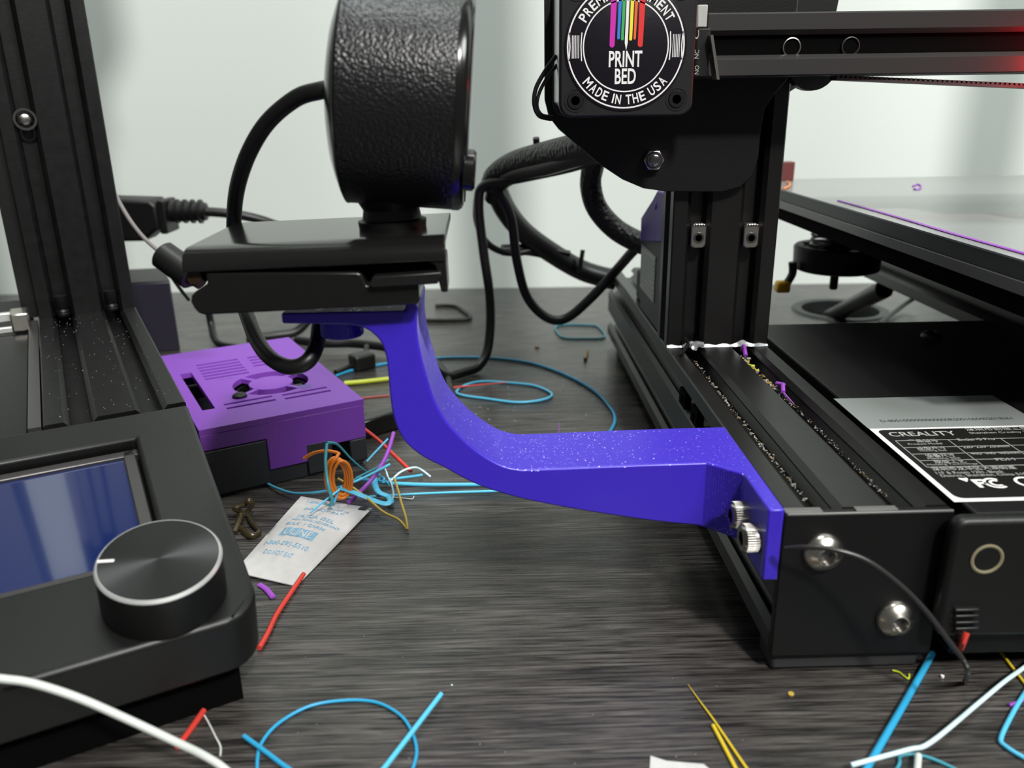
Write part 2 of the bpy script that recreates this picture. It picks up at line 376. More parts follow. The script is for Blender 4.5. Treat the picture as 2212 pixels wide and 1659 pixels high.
for k in range(40):
    j = (k+1) % 40
    a, b = outer[k], outer[j]; extra = None
    for cx, cy in ((x0, y0), (x0, y1), (x1, y0), (x1, y1)):
        if (abs(a[0]-cx) < 1e-6 and abs(b[1]-cy) < 1e-6 and abs(a[1]-cy) > 1e-6) or (abs(a[1]-cy) < 1e-6 and abs(b[0]-cx) < 1e-6 and abs(a[0]-cx) > 1e-6): extra = (cx, cy)
    if extra:
        i0 = len(vs_); vs_ += [(*back(extra), 0), (*back(extra), -25)]
        fs_ += [[k, 40+k, i0, 40+j, j], [80+k, 80+j, 120+j, i0+1, 120+k], [40+k, 120+k, i0+1, i0], [i0, i0+1, 120+j, 40+j]]
    else:
        fs_ += [[k, 40+k, 40+j, j], [80+k, 80+j, 120+j, 120+k], [40+k, 120+k, 120+j, 40+j]]
    fs_.append([k, j, 80+j, 80+k])
top.add(vs_, fs_); top.build('desktop', 'wood', desk, smooth=0)
gm = MB().lathe([(-20, GR-0.6), (0.8, GR-0.6), (1.6, GR+1.5), (1.2, GR+5), (0, GR+6), (0, GR-0.2)], (GX, GY, 0), (0, 0, 1), 40, False)
gm.v = gm.v; gmo = gm.build('grommet', 'bed_edge', desk, label='grey plastic ring around the cable hole')
MB().lathe([(-24.5, GR), (-23.5, GR), (-23.5, 0)], (GX, GY, 0), (0, 0, 1), 40).build('grommet_opening', 'deep', desk)
for lx in (-660, 740):
    for ly in (-380, 400): MB().box(lx, lx+40, ly-20, ly+20, -745, -25).build('leg', 'sheet', desk)
MB().box(-2000, 2000, -2500, 540, -765, -745).build('floor', mat("floor_carpet", (0.12, 0.11, 0.10), 0.9), None, smooth=0)["kind"] = "structure"

# ================================================================== RIGHT PRINTER
pr = thing('printer', 'black 3D printer with round badge on its motor and a pale build plate', '3d printer', (20, 140, 0), group='the two 3D printers')
RT = 46.0                                             # rail top
L = 304; YU = 138
rail = MB().prism(sh(vslot(40, 40), 0, RT-40), 'y', 2.5, L).build('base_rail', 'alu', pr, smooth=30)
MB().box(1, 39, 2, 12, 0.1, 6).build('foot', 'foot', pr, bevel=1)
MB().box(4, 36, L-45, L-10, 0.1, 6).build('foot', 'foot', pr, bevel=1)
# end plate on the front of the rail, two domed screws
pl = MB().prism(rounded(-0.15, 40.4, RT-40.3, RT-0.2, 1.0), 'y', 0, 2.4).build('end_plate', 'sheet', pr, bevel=0.4, label='black end plate with two domed screws')
for px, py in ((1781, 1197), (1938, 1341)):
    c = at(px, py, y=-1.2)
    socket_screw((c.x, 0, c.z), (0, -1, 0), 4.9, 3.1, pr, 'domed_screw', domed=True, material='nickel')
# dark channel nuts in the side slots of the rail
MB().box(0.4, 40, -0.12, 0.5, RT-0.75, RT-0.1).build('worn_edge', 'bed_under', pl, bevel=0.2)
MB().box(0.1, 9, 0.4, 2.6, RT-0.3, RT+0.12).build('worn_edge', 'bed_under', pl, bevel=0.1)
MB().box(17, 27, 0.6, 2.6, RT-0.3, RT+0.1).build('worn_edge', 'bed_under', pl, bevel=0.1)
for yy, zz in ((108, RT-10), (90, RT-10), (99, RT-30)):
    MB().box(-0.2, 2.4, yy-5, yy+4, zz-3.2, zz+3.0).box(-0.6, 0, yy-1.5, yy+1.5, zz-1.5, zz+1.5).build('slot_nut', 'deep', pr, bevel=0.5)
# plastic dust in the top slots
def crumbs(name, pts, mats, n, spread, size, parent, loc=None):
    groups = {}
    for k in range(n):
        t = random.random()*(len(pts)-1); i = min(int(t), len(pts)-2); p = Vector(pts[i]).lerp(Vector(pts[i+1]), t-i)
        p += Vector((random.gauss(0, spread), random.gauss(0, spread), 0)); m_ = random.choice(mats); s_ = size*random.uniform(0.3, 1.0)
        q = groups.setdefault(m_, MB())
        T = Matrix.Translation(p) @ Matrix.Rotation(random.uniform(0, 6), 4, Vector((random.random(), random.random(), 1)))
        q.box(-s_, s_, -s_*0.5, s_*0.5, 0, s_*0.5, T)
    for m_, q in groups.items():
        o = q.build(name, m_, parent, smooth=0); o["kind"] = "stuff"
crumbs('plastic_dust', [(7.2, 6, RT-0.1), (6.8, 60, RT-0.1), (6.9, 120, RT-0.1)], ['print_grey', 'brown', 'print_grey'], 240, 0.35, 0.32, pr)
crumbs('plastic_dust', [(27.2, 8, RT-0.1), (27.0, 70, RT-0.1), (26.9, 100, RT-1)], ['print_grey', 'print_grey', 'brown'], 160, 0.4, 0.30, pr)
crumbs('plastic_chips', [(27.6, 92, RT-2.0), (28.2, 132, RT-2.5)], ['f_purple', 'brown', 'f_lime', 'print_grey', 'f_mustard'], 60, 0.8, 0.9, pr)
MB().tube(catmull([(27.2, 82, RT+0.6), (28.4, 86, RT+1.6), (29.6, 89, RT+0.8), (28.4, 92, RT+0.2)], 6), 0.7, 8).build('purple_scrap', 'f_purple', pr)
MB().tube([(27.3, 82, RT+0.4), (27.3, 72, RT+0.2)], 0.35, 6, taper=[1, 0.5]).build('purple_scrap', 'f_purple', pr)
MB().tube(catmull([(28, 131, RT+0.4), (29, 133, RT+1.5), (28, 128, RT+1.2), (27.5, 125, RT)], 6), 0.8, 8).build('purple_scrap', 'f_purple', pr)

# upright
up = MB().prism(sh(vslot(40, 20), 0, YU), 'z', RT, RT+500).build('upright', 'alu', pr, smooth=30)
UX = 296.0
MB().prism(sh(vslot(40, 20), UX, YU), 'z', RT, RT+500).build('upright', 'alu', pr, smooth=30)
MB().prism(sh(vslot(40, 40), UX, RT-40), 'y', 2.5, L).build('base_rail', 'alu', pr, smooth=30)
MB().box(0, UX+40, YU, YU+20, RT+500, RT+520).build('top_beam', 'alu', pr, bevel=0.5)
for fy in (8, L-45): MB().box(UX+4, UX+36, fy, fy+20, 0.1, 6).build('foot', 'foot', pr, bevel=1)
fl = MB()
prev = None
for k in range(21):
    x = 40*k/20
xs_ = [40*i/40 for i in range(41)]
lo = [(x, YU-0.7-0.8*max(0, math.sin(x*0.55+0.4))*(0.4+0.6*math.sin(x*0.13)**2), RT+0.15) for x in xs_]
hi = [(x, YU-0.15, RT+0.7+0.5*(math.sin(x*0.9)+1)*0.5+1.5*max(0, 1-abs((x % 20)-10)/4.5)) for x in xs_]
fl.add(lo+hi, [[i, i+1, 42+i, 41+i] for i in range(40)])
fl.build('cut_edge', 'foil', pr, smooth=50, label='bright ragged cut edge at the foot of the upright')
MB().tube(catmull([(6.5, YU-1, RT+4), (7.5, YU-4, RT+2.6), (4.5, YU-9, RT+1), (2.8, YU-13, RT+0.6)], 5), 0.8, 6).build('scrap_strip', 'sheet', pr)
MB().tube(catmull([(10, YU-2, RT+1.5), (9.5, YU-6, RT+1.2), (11, YU-3, RT+2.2), (14, YU-1.5, RT+1.4)], 5), 1.3, 6, flat=0.6).build('foil_curl', 'foil', pr, label='curl of bright metal foil')
for cx in (10, 30):
    c = at(1503 if cx == 10 else 1620, 509, y=YU)
    t = MB().prism(rounded(cx-2.9, cx+2.9, c.z-4.6, c.z+4.6, 1.6), 'y', YU-0.6, YU+3.5)
    n_ = t.build('roll_in_nut', 'nickel', pr, bevel=0.4, label='bright nickel nut in the upright slot')
    MB().lathe([(0, 1.9), (0.25, 2.0), (0.25, 1.3), (-0.6, 1.2), (-0.6, 0)], (cx, YU-0.6, c.z-0.8), (0, -1, 0), 18).build('thread_hole', 'steel', n_)
    for k in range(6): MB().box(cx-2.6+k*0.95, cx-2.2+k*0.95, YU-0.9, YU-0.5, c.z+3.4, c.z+4.4).build('serration', 'steel', n_, smooth=0)

# power supply behind the upright with violet printed cover and rating label
ps = MB().box(1, 40, 160, 206, RT, RT+38).build('power_supply', 'grey', pr, bevel=0.6)
MB().box(0.6, 1.0, 171, 205, RT+10, RT+30).build('rating_label', 'label_silver', ps, smooth=0)
rl = MB()
for k in range(9): rl.box(0.4, 0.6, 172, 204-random.uniform(0, 8), RT+11+k*2.1, RT+11.8+k*2.1)
rl.build('label_print', 'print_grey', ps, smooth=0)
pc = MB().prism([(158.6, 84), (158.6, 103.5), (172, 103.5), (181, 99), (206.8, 88), (206.8, 77)], 'x', 0.3, 40.5).build('power_supply_cover', 'violet', pr, bevel=0.8, label='violet printed power supply cover')
MB().lathe([(0, 1.6), (0.4, 1.6), (0.4, 0)], (0.3, 174, 97), (-1, 0, 0), 16).build('cover_boss', 'violet', pc)
MB().box(3, 20, 210, 228, RT, RT+14).build('power_inlet', 'plastic', pr, bevel=1)
MB().lathe([(0, 1.8), (0.8, 1.6), (1.2, 0)], (4, 200, RT+5), (-1, 0, 0), 12).build('rivet', 'steel', pr)

# gantry plate carrying the beam and the motor
GP = 134.0
outl = [(1176, -60), (1177, 215), (1186, 252), (1208, 280), (1300, 358), (1345, 388), (1390, 407), (1440, 414), (1560, 415), (1600, 404), (1626, 380), (1638, 340), (1643, 285), (1652, 235), (1672, 205), (1700, 172), (1720, 60), (1720, -60)]
gp = []
for px, py in outl:
    c = at(px, py, y=GP); gp.append((c.x, c.z))
MB().prism(gp, 'y', GP, GP+3).build('gantry_plate', 'sheet', pr, bevel=0.3)
c = at(1412, 346, y=GP-2)
nb = MB().lathe([(0, 3.9), (2.6, 3.9), (3.0, 3.4)], (c.x, GP, c.z), (0, -1, 0), 6).build('lock_nut', 'nickel', pr, bevel=0.3)
MB().lathe([(3.0, 3.1), (3.3, 3.0), (3.3, 2.3)], (c.x, GP, c.z), (0, -1, 0), 24, False).build('nylon_ring', 'navy', nb)
MB().lathe([(2.4, 2.1), (3.9, 2.0), (4.2, 1.5), (4.2, 0)], (c.x, GP, c.z), (0, -1, 0), 24).build('bolt_end', 'steel', nb)
bk = [(at(px, py, y=164).x, at(px, py, y=164).z) for px, py in ((1520, 170), (1520, -80), (1815, -80), (1808, 0), (1796, 60), (1780, 120), (1740, 175), (1700, 200))]
MB().prism(bk, 'y', 162, 165).build('gantry_back_plate', 'satin', pr, bevel=0.3)

# gantry beam
a = at(1508, 28, y=114); b_ = at(1530, 167, y=114); BZ1 = a.z; BZ0 = b_.z; BH = BZ1-BZ0
bp = [(u*BH/20, v) for u, v in vslot(20, 20)]                        # (z, y) swapped below
poly = [(114+v, BZ0+u) for u, v in bp]
BX0 = at(1527, 100, y=114).x
beam = MB().prism(poly, 'x', BX0, UX+30).build('gantry_beam', 'gantry', pr, smooth=30)
for px in (1704, 1830):
    c = at(px, 97 if px == 1704 else 94, y=119)
    bsc = MB().lathe([(0, 3.0), (0.5, 3.0), (0.6, 2.7), (0.3, 2.5), (-0.2, 2.5)], (c.x, 116.3, BZ0+BH*0.46), (0, -1, 0), 28, False).build('beam_screw', 'nickel' if px == 1704 else 'gantry', pr)
    MB().lathe([(-0.2, 2.5), (0.05, 2.45), (0.05, 0)], (c.x, 116.3, BZ0+BH*0.46), (0, -1, 0), 24).build('screw_socket', 'deep', bsc)
# roller under the beam, belt running out of it
c = at(1745, 172, y=120)
MB().box(BX0+1, UX+20, 116.6, 119.5, BZ0+BH*0.5-4.9, BZ0+BH*0.5+4.9).build('slot_shade_belt', 'deep', pr, smooth=0)  # belt strip made slot-wide and near-black to paint the slot's inner shade
MB().lathe([(-3, 6), (-2.4, 8.5), (2.4, 8.5), (3, 6), (3, 0)], (at(1752, 150, y=131).x, 131, BZ0+4.0), (0, 1, 0), 28).build('guide_roller', 'plastic', pr)
p0 = at(1800, 168, y=119); p1 = at(2212, 186, y=119); p2 = p0+(p1-p0)*1.5
dz = (p2-p0)
bl = MB()
Tm = [(p0.x, p0.z), (p2.x, p2.z)]
bl.prism([(p0.x, p0.z), (p2.x, p2.z), (p2.x, p2.z-0.8), (p0.x, p0.z-0.8)], 'y', 116, 122)
belt = bl.build('belt', 'belt', pr, smooth=0, label='toothed belt lit red')
te = MB()
for k in range(60):
    q = p0.lerp(p2, k/60); te.box(q.x, q.x+1.0, 116, 122, q.z, q.z+0.75)
te.build('belt_teeth', 'belt', belt, smooth=0)["kind"] = "stuff"

# stepper motor with badge
MY = 104.0
mx0 = at(1208, 150, y=MY).x; mx1 = at(1500, 150, y=MY).x; mz0 = at(1350, 253, y=MY).z; MW = mx1-mx0; mz1 = mz0+MW
mo = MB().prism(rounded(mx0, mx1, mz0, mz1, 4.2), 'y', MY, MY+3).build('stepper_motor', 'motor', pr, bevel=0.8, label='black square stepper motor')
oc = [(mx0+5, mz0+0.3), (mx1-5, mz0+0.3), (mx1-0.3, mz0+5), (mx1-0.3, mz1-5), (mx1-5, mz1-0.3), (mx0+5, mz1-0.3), (mx0+0.3, mz1-5), (mx0+0.3, mz0+5)]
MB().prism(oc, 'y', MY+3, MY+27).build('steel_body', 'silver', mo, bevel=0.3)
MB().prism(rounded(mx0, mx1, mz0, mz1, 4.2), 'y', MY+27, GP).build('front_cap', 'motor', mo, bevel=0.5)
for sx in (mx0+5.2, mx1-5.2):
    for sz in (mz0+5.2, mz1-5.2):
        MB().lathe([(-0.2, 3.6), (0.15, 3.55), (0.15, 3.2), (-1.0, 3.1), (-1.0, 0)], (sx, MY, sz), (0, -1, 0), 28).build('screw_recess', 'plastic', mo)
        MB().lathe([(0.0, 2.7), (0.35, 2.5), (0.35, 1.4), (-0.4, 1.35), (-0.4, 0)], (sx, MY, sz), (0, -1, 0), 20).build('motor_screw', 'sheet', mo)
# badge
BC = at(1352, 100, y=MY-0.4); BR = MW*0.5*0.895
bx_, bz_ = BC.x, BC.z
bd = MB().lathe([(0, BR), (0.30, BR), (0.35, BR-0.1), (0.35, 0)], (bx_, MY, bz_), (0, -1, 0), 72).build('badge', 'badge', pr, label='round black badge with white rings and rainbow stripes')
K = BR/19.0
yb = MY-0.40
def flat(mb, poly, y=yb): mb.add([(bx_+p[0]*K, y, bz_+p[1]*K) for p in poly], [list(range(len(poly)))])
def ringf(mb, r0, r1, n=72):
    for k in range(n):
        a0, a1 = 2*math.pi*k/n, 2*math.pi*(k+1)/n
        flat(mb, [(r0*math.cos(a0), r0*math.sin(a0)), (r1*math.cos(a0), r1*math.sin(a0)), (r1*math.cos(a1), r1*math.sin(a1)), (r0*math.cos(a1), r0*math.sin(a1))])
wr = MB(); ringf(wr, 17.85, 18.3); ringf(wr, 13.0, 13.4); wr.build('badge_rings', 'white', bd, smooth=0)
for cx, wd, zb, cn in ((-4.3, 1.55, -0.3, 'magenta'), (-2.35, 0.85, 2.0, 'blue'), (-1.15, 0.85, 1.7, 'green'), (1.4, 0.9, 1.6, 'yellow'), (2.65, 0.75, 1.9, 'orange'), (4.45, 1.55, -0.3, 'red')):
    q = MB(); h = wd/2
    flat(q, [(cx-h, zb+h)] + [(cx+h*math.cos(t), zb+h+h*math.sin(t)) for t in [math.pi*(1+k/6) for k in range(1, 6)]] + [(cx+h, zb+h), (cx+h*1.15+0.3, 15.5), (cx-h*1.15+0.3, 15.5)])
    q.build('badge_stripe', cn, bd, smooth=0)
q = MB(); flat(q, [(-0.38, 1.0), (0.1, -1.2), (0.55, 1.0), (0.75, 15.5), (-0.1, 15.5)]); q.build('badge_stripe', 'white', bd, smooth=0)
lt = MB()
def btext(body, cx, z0, wd, ht, bold=0.02): put_text(lt, body, (bx_+(cx-wd/2)*K, yb, bz_+z0*K), (1, 0, 0), (0, 0, 1), wd*K, ht*K, bold)
btext('PRINT', 0, -6.0, 10.4, 4.7); btext('BED', 0.1, -11.0, 6.6, 4.6)
def arc(body, r, h, a_mid, step, top):
    n = len(body); ws = [0.45 if ch in 'I' else 0.5 if ch == ' ' else 1.25 if ch in 'M' else 1.0 for ch in body]; tot = sum(ws); acc = 0
    for ch, w_ in zip(body, ws):
        f_ = (acc+w_/2)/tot-0.5; acc += w_
        if ch == ' ': continue
        ang = a_mid + (-f_ if top else f_)*step*tot
        radial = Vector((math.cos(ang), 0, math.sin(ang))); Y_ = radial if top else -radial; X_ = Vector((Y_.z, 0, -Y_.x))
        cw = 1.75*(0.28 if ch == 'I' else 1.3 if ch == 'M' else 1.0)
        base = Vector((bx_, yb, bz_)) + radial*K*(r if top else r+h) - X_*cw*K/2
        put_text(lt, ch, base, X_, Y_, cw*K, h*K, 0.02)
arc('MADE IN THE USA', 14.15, 2.9, -math.pi/2, math.radians(8.05), False)
arc('PREMIUM FILAMENT', 14.15, 2.9, math.pi/2, math.radians(8.2), True)
lt.build('badge_lettering', 'white', bd, smooth=0)
for sx in (-15.65, 15.65):
    sp = MB()
    for dx, hh, ww in ((-1.7, 4.1, 0.17), (1.7, 4.1, 0.17), (-1.0, 3.3, 0.11), (-0.5, 3.3, 0.11), (0, 3.3, 0.11), (0.5, 3.3, 0.11), (1.0, 3.3, 0.11)):
        e_ = 0.25*(1 if dx > 0 else -1) if abs(dx) > 1.5 else 0
        flat(sp, [(sx+dx-ww+e_, -hh), (sx+dx+ww+e_, -hh), (sx+dx+ww, 0), (sx+dx+ww+e_, hh), (sx+dx-ww+e_, hh), (sx+dx-ww, 0)])
    o_ = sp.build('badge_spool_mark', 'white', bd, smooth=0); o_['kind'] = 'stuff'

# end-stop switch beside the motor
s0 = at(1506, 62, y=110); s1 = at(1530, 166, y=110)
sw = MB().box(s0.x, at(1532, 100, y=110).x, 109, 116, s1.z, s0.z).build('limit_switch', 'satin', pr, bevel=0.3)
MB().box(s0.x, at(1528, 40, y=110).x, 110, 115, s0.z+0.4, at(1515, 10, y=110).z).build('switch_bracket', 'print_grey', sw, bevel=0.3)
pa, pb = at(1532, 76, y=107.5), at(1546, 172, y=107.5)
lv = MB(); lv.prism([(pa.x, pa.z), (pb.x, pb.z), (pb.x+0.9, pb.z), (pa.x+0.9, pa.z)], 'y', 106, 112); lv.build('switch_lever', 'nickel', sw, smooth=0)
sc_ = MB()
for k, t in enumerate(('NO', 'NC', 'C')):
    q = at(1518, (150, 116, 74)[k], y=108.9); put_text(sc_, t, (q.x-1.2, 108.9, q.z-1.4), (0, 0, 1), (-1, 0, 0), 2.6, 1.4)
sc_.build('switch_print', 'print_grey', sw, smooth=0)

# build plate and carriage
BT = 96.0
bx0, bx1, by0, by1 = 76.0, 288.0, 40.0, 294.0
bed = MB().box(bx0, bx1, by0, by1, BT-0.6, BT).build('build_plate', 'bed', pr, smooth=0, label='pale grey build plate')
MB().box(bx0+0.2, bx1, by0, by1, BT-5.6, BT-0.6).build('heated_bed', 'bed_edge', bed, bevel=0.2)
MB().box(bx0-0.6, bx1, by0-1, by1, BT-9.2, BT-5.6).build('bed_support', 'bed_under', bed, bevel=0.2)
MB().box(bx0+3, bx1, by0, by1, BT-16, BT-9.2).build('carriage_plate', 'deep', bed, smooth=0)
pp = [at(px, py, z=BT+0.25) for px, py in ((1812, 433), (1880, 452), (1960, 475), (2040, 499), (2100, 516), (2212, 547), (2330, 580))]
MB().tube(catmull(pp, 4), 0.85, 8, flat=0.35).build('purge_line', 'f_purple', bed, label='purple purge line along the edge of the plate')
pp = [at(px, py, z=BT+0.3) for px, py in ((1972, 402), (1982, 398), (1989, 401), (1989, 406), (1982, 409), (1974, 408))]
MB().tube(catmull(pp, 4), 0.45, 6).build('purple_curl', 'f_purple', bed)
q = at(1702, 385, y=285)
MB().box(q.x-6, q.x+2.6, 283, 290, BT, BT+10).build('red_clip', 'dark_red', bed, bevel=0.4)
pp = [at(px, py, z=BT+1.0) for px, py in ((1692, 408), (1704, 402), (1706, 396), (1700, 392))]
MB().tube(catmull(pp, 4), 0.5, 6).build('orange_curl', 'f_orange', bed)
# levelling wheel, spring and screw under the corner
kc = at(1808, 552, y=252); KX, KY, KZ = kc.x, 252, kc.z
kn = MB().lathe([(-7.5, 0), (-7.5, 19), (-6.5, 21.5), (4.5, 22), (5.5, 21.0), (5.5, 17), (1, 16), (1, 7), (6, 6.5), (14, 6.5), (14, 0)], (KX, KY, KZ), (0, 0, 1), 48)
kn = kn.build('levelling_wheel', 'plastic', pr, label='black levelling wheel under the build plate')
for k in range(10):
    a = 2*math.pi*k/10
    T = Matrix.Translation((KX, KY, KZ)) @ Matrix.Rotation(a, 4, 'Z')
    MB().box(6, 18.5, -0.9, 0.9, 1, 5.8, T).build('wheel_spoke', 'satin', kn, bevel=0.4)
MB().lathe([(-18, 0), (-18, 1.6), (-17.5, 2.2), (-7, 2.2)], (KX, KY, KZ), (0, 0, 1), 14).build('wheel_screw', 'plastic', kn)
hp = [(KX-9+5*math.cos(t*0.9), KY+5*math.sin(t*0.9), BT-16-t*0.35) for t in [k*0.5 for k in range(90)]]
MB().tube(hp, 0.8, 6).build('bed_spring', 'silver', pr)
wp = [at(px, py, y=248) for px, py in ((1712, 566), (1712, 590), (1700, 612))]
MB().tube(catmull(wp, 6), 2.2, 8).build('sensor_wire', 'rubber', pr)
q = at(1692, 619, y=248); MB().box(q.x-4, q.x+3.2, 245, 251, q.z-3, q.z+3, None).build('wire_connector', 'amber', pr, bevel=1.2, label='amber yellow wire connector')
# y axis beam
yb_ = MB().prism(sh(vslot(40, 40), 150, 38.5), 'y', 30, 332).build('bed_axis_beam', 'alu', pr, smooth=30)
MB().box(at(2160, 600, y=120).x-1, at(2160, 600, y=120).x+1, 119, 121, RT+30, BT-9).build('bed_screw', 'silver', pr)
# electronics box with the specification label on its lid
EZ = RT-0.5
eb = MB().box(44.5, 250, -1.5, 172, 6, EZ).build('electronics_box', 'sheet', pr, bevel=0.7)
c = at(2012, 727, z=EZ)
ls = MB().lathe([(0, 4.2), (0.8, 4.0), (1.8, 3.0), (2.2, 1.6), (1.4, 1.3), (1.4, 0)], (c.x, c.y, EZ), (0, 0, 1), 24).build('lid_screw', 'plastic', eb)
EP = EZ+0.06
A = at(2058, 1084, z=EP); B = at(1879, 926, z=EP); Cc = at(1803, 861, z=EP); Dd = at(2130, 846, z=EP)
lx0 = (A.x+B.x+Cc.x)/3; ly0 = A.y; ly1 = B.y; ly2 = Cc.y
lx1 = lx0+95; lxs = Dd.x
sl = MB().box(lx0-0.2, lxs, ly1+0.2, ly2, EZ, EP).build('serial_label', 'label_silver', eb, smooth=0, label='silver label with a serial number')
def ztext(mb, body, p0, p1, ht, z, bold=0.0):
    """lettering on a level surface from pixel p0 to pixel p1 along its baseline"""
    a, b = at(*p0, z=z), at(*p1, z=z); put_text(mb, body, (a.x, a.y, z), (1, 0, 0), (0, 1, 0), b.x-a.x, ht, bold)
tx = MB(); ztext(tx, 'D-8001000000000000RS001060402018361', (1905, 912), (2180, 899), 1.9, EP+0.03)
tx.build('serial_number', 'print_black', sl, smooth=0)
bb = MB().box(lx0, lx1, ly0, ly1, EZ, EP-0.01).build('specification_label', 'white', eb, smooth=0, label='black specification label with a white border')
MB().prism(rounded(lx0+1.5, lx1-1.5, ly0+1.6, ly1-1.2, 2.2), 'z', EZ, EP+0.02).build('label_field', 'label_black', bb, smooth=0)
zt = EP+0.05
tx = MB()
ztext(tx, 'CREALITY', (1926, 943), (2062, 934), 3.2, zt, 0.01)
tx.build('maker_name', 'print_grey', bb, smooth=0)
tx = MB()
ztext(tx, '深圳市创想三维科技有限公司', (2090, 931), (2330, 917), 2.6, zt, 0.005)
ztext(tx, 'Shenzhen Creality 3D Technology Co., Ltd', (2098, 938), (2350, 925), 1.6, zt)
for body, sub, p0, p1, s0_, s1_ in (('产品型号', 'Product Model', (1966, 956), (2026, 952), (1964, 961), (2034, 957)),
                                    ('成型尺寸', 'Molding Size', (1984, 972), (2044, 968), (1990, 976), (2044, 972)),
                                    ('设备尺寸', 'Machine Size', (2004, 988), (2064, 984), (2006, 992), (2072, 988)),
                                    ('成型工艺', 'Molding Technology', (2022, 1001), (2086, 997), (2006, 1006), (2110, 1000))):
    ztext(tx, body, p0, p1, 2.2, zt, 0.005); ztext(tx, sub, s0_, s1_, 1.1, zt)
for body, p0, p1 in (('Ender-3 Pro', (2072, 952), (2148, 948)), ('220*220*250mm', (2082, 968), (2178, 963)), ('440*440*465mm', (2100, 982), (2200, 976)), ('FDM', (2154, 995), (2192, 992))):
    ztext(tx, body, p0, p1, 1.6, zt)
ztext(tx, '深圳市龙华区大浪街道', (2017, 1017), (2190, 1007), 2.4, zt, 0.005)
ztext(tx, '11F & Room 1201, Block', (2026, 1025), (2165, 1017), 1.7, zt)
ztext(tx, 'District, Shenzhen, China 518', (2036, 1031), (2215, 1022), 1.6, zt)
tx.build('label_lettering', 'print_grey', bb, smooth=0)
tg = MB()
def seg(mb, p, q, w_, z):
    a, b = at(*p, z=z), at(*q, z=z); d = (b-a).normalized(); n = Vector((-d.y, d.x, 0))*w_/2
    mb.add([a-n, b-n, b+n, a+n], [[0, 1, 2, 3]])
rows = [((1934, 952), (2400, 927)), ((1951, 967), (2400, 943)), ((1969, 981), (2400, 958)), ((1989, 995), (2400, 973)), ((2005, 1009), (2400, 988))]
yv = [at(*p, z=zt).y for p, _ in rows]; xv = [at(1934, 952, z=zt).x, at(2044, 947, z=zt).x, at(2152, 941, z=zt).x, lx1-5]
for y in yv: tg.box(xv[0], xv[-1], y-0.1, y+0.1, EP, zt)
for x in xv: tg.box(x-0.1, x+0.1, yv[-1], yv[0], EP, zt)
tg.build('label_table', 'print_grey', bb, smooth=0)
mk = MB()
fo = at(2117, 1053, z=zt); put_text(mk, 'F', (fo.x, fo.y, zt), (1, 0, 0), (0, 1, 0), 3.0, 4.6, 0.03)
def cee(cx, cy, r, w_, a0=50, a1=310):
    for k in range(20):
        t0, t1 = math.radians(a0+(a1-a0)*k/20), math.radians(a0+(a1-a0)*(k+1)/20)
        mk.add([(cx+rr*math.cos(t), cy+rr*math.sin(t), zt) for rr, t in ((r-w_, t0), (r, t0), (r, t1), (r-w_, t1))], [[0, 1, 2, 3]])
cee(fo.x+5.2, fo.y+2.3, 2.9, 0.75); cee(fo.x+5.5, fo.y+2.3, 1.75, 0.7)
cee(fo.x+13.5, fo.y+2.5, 3.0, 0.8, 60, 300); cee(fo.x+19.5, fo.y+2.5, 3.0, 0.8, 60, 300)
hq = at(2082, 1035, z=zt)
mk.add([(hq.x+dx, hq.y+dy, zt) for dx, dy in ((-1.0, 0.8), (-1.2, 0.2), (0, -1.6), (1.2, 0.2), (1.0, 0.8), (0, 0.5))], [[0, 1, 2, 3, 4, 5]])
mk.build('compliance_marks', 'white', bb, smooth=0)
# front of the electronics box: cover with round button and ribs
c0 = at(2048, 1118, y=-4); c1 = at(2172, 1118, y=-4)
cv = MB().prism(rounded(c0.x+1.2, c0.x+36, 14, c0.z, 3), 'y', -5.5, -1.5).build('card_slot_cover', 'plastic', eb, bevel=1.3, seg=3, label='black plastic cover with a round ring')
c = at(2132, 1208, y=-5.6)
MB().lathe([(-0.4, 3.9), (0.35, 3.9), (0.5, 3.5), (0.3, 3.1), (-0.3, 3.1)], (c.x, -5.4, c.z), (0, -1, 0), 32, False).build('ring', 'gasket', cv)
MB().lathe([(-0.4, 3.0), (0.15, 3.0), (0.2, 2.6), (0.2, 0)], (c.x, -5.4, c.z), (0, -1, 0), 32).build('ring_centre', 'plastic', cv)
for k, py in enumerate((1316, 1329, 1343, 1356)):
    q = at(2090, py, y=-6); MB().box(q.x-3.2, q.x+2.6, -6.6, -5.2, q.z-0.35, q.z+0.35).build('rib', 'satin', cv, bevel=0.25)
MB().box(60, 250, 24, 40, 0.1, 6).build('box_foot', 'foot', eb)

# cable harness behind the printer
def cable(name, pts, r, material, parent, y=None, n=10, sub=8, flat=1.0, closed=False, label=None):
    P = [at(*p, y=y) if len(p) == 2 else at(p[0], p[1], y=p[2]) for p in pts]
    Q = catmull(P, sub, closed)
    for q in Q: q.z = max(q.z, r+0.3)
    return MB().tube(Q, r, n, flat=flat, closed=closed).build(name, material, parent, smooth=60, label=label)
cable('wire_harness', [(1300, 300, 165), (1245, 315, 185), (1180, 330, 215), (1110, 350, 245), (1068, 378, 262), (1062, 410, 265)], 5.2, 'braid', pr)
cable('wire_harness', [(1300, 325, 175), (1240, 340, 195), (1180, 358, 220), (1120, 372, 245), (1078, 396, 262), (1064, 430, 270)], 4.6, 'rubber', pr)
cable('wire_harness', [(1062, 385, 265), (1090, 450, 275), (1130, 500, 285), (1190, 545, 295), (1260, 585, 300), (1330, 605, 300)], 6.0, 'rubber', pr)
cable('wire_harness', [(1085, 540, 285), (1140, 540, 290), (1200, 555, 295), (1270, 590, 300), (1320, 610, 302)], 3.2, 'rubber', pr)
cable('cable_tie', [(1158, 298, 225), (1162, 340, 228), (1170, 375, 232)], 1.6, 'plastic', pr)
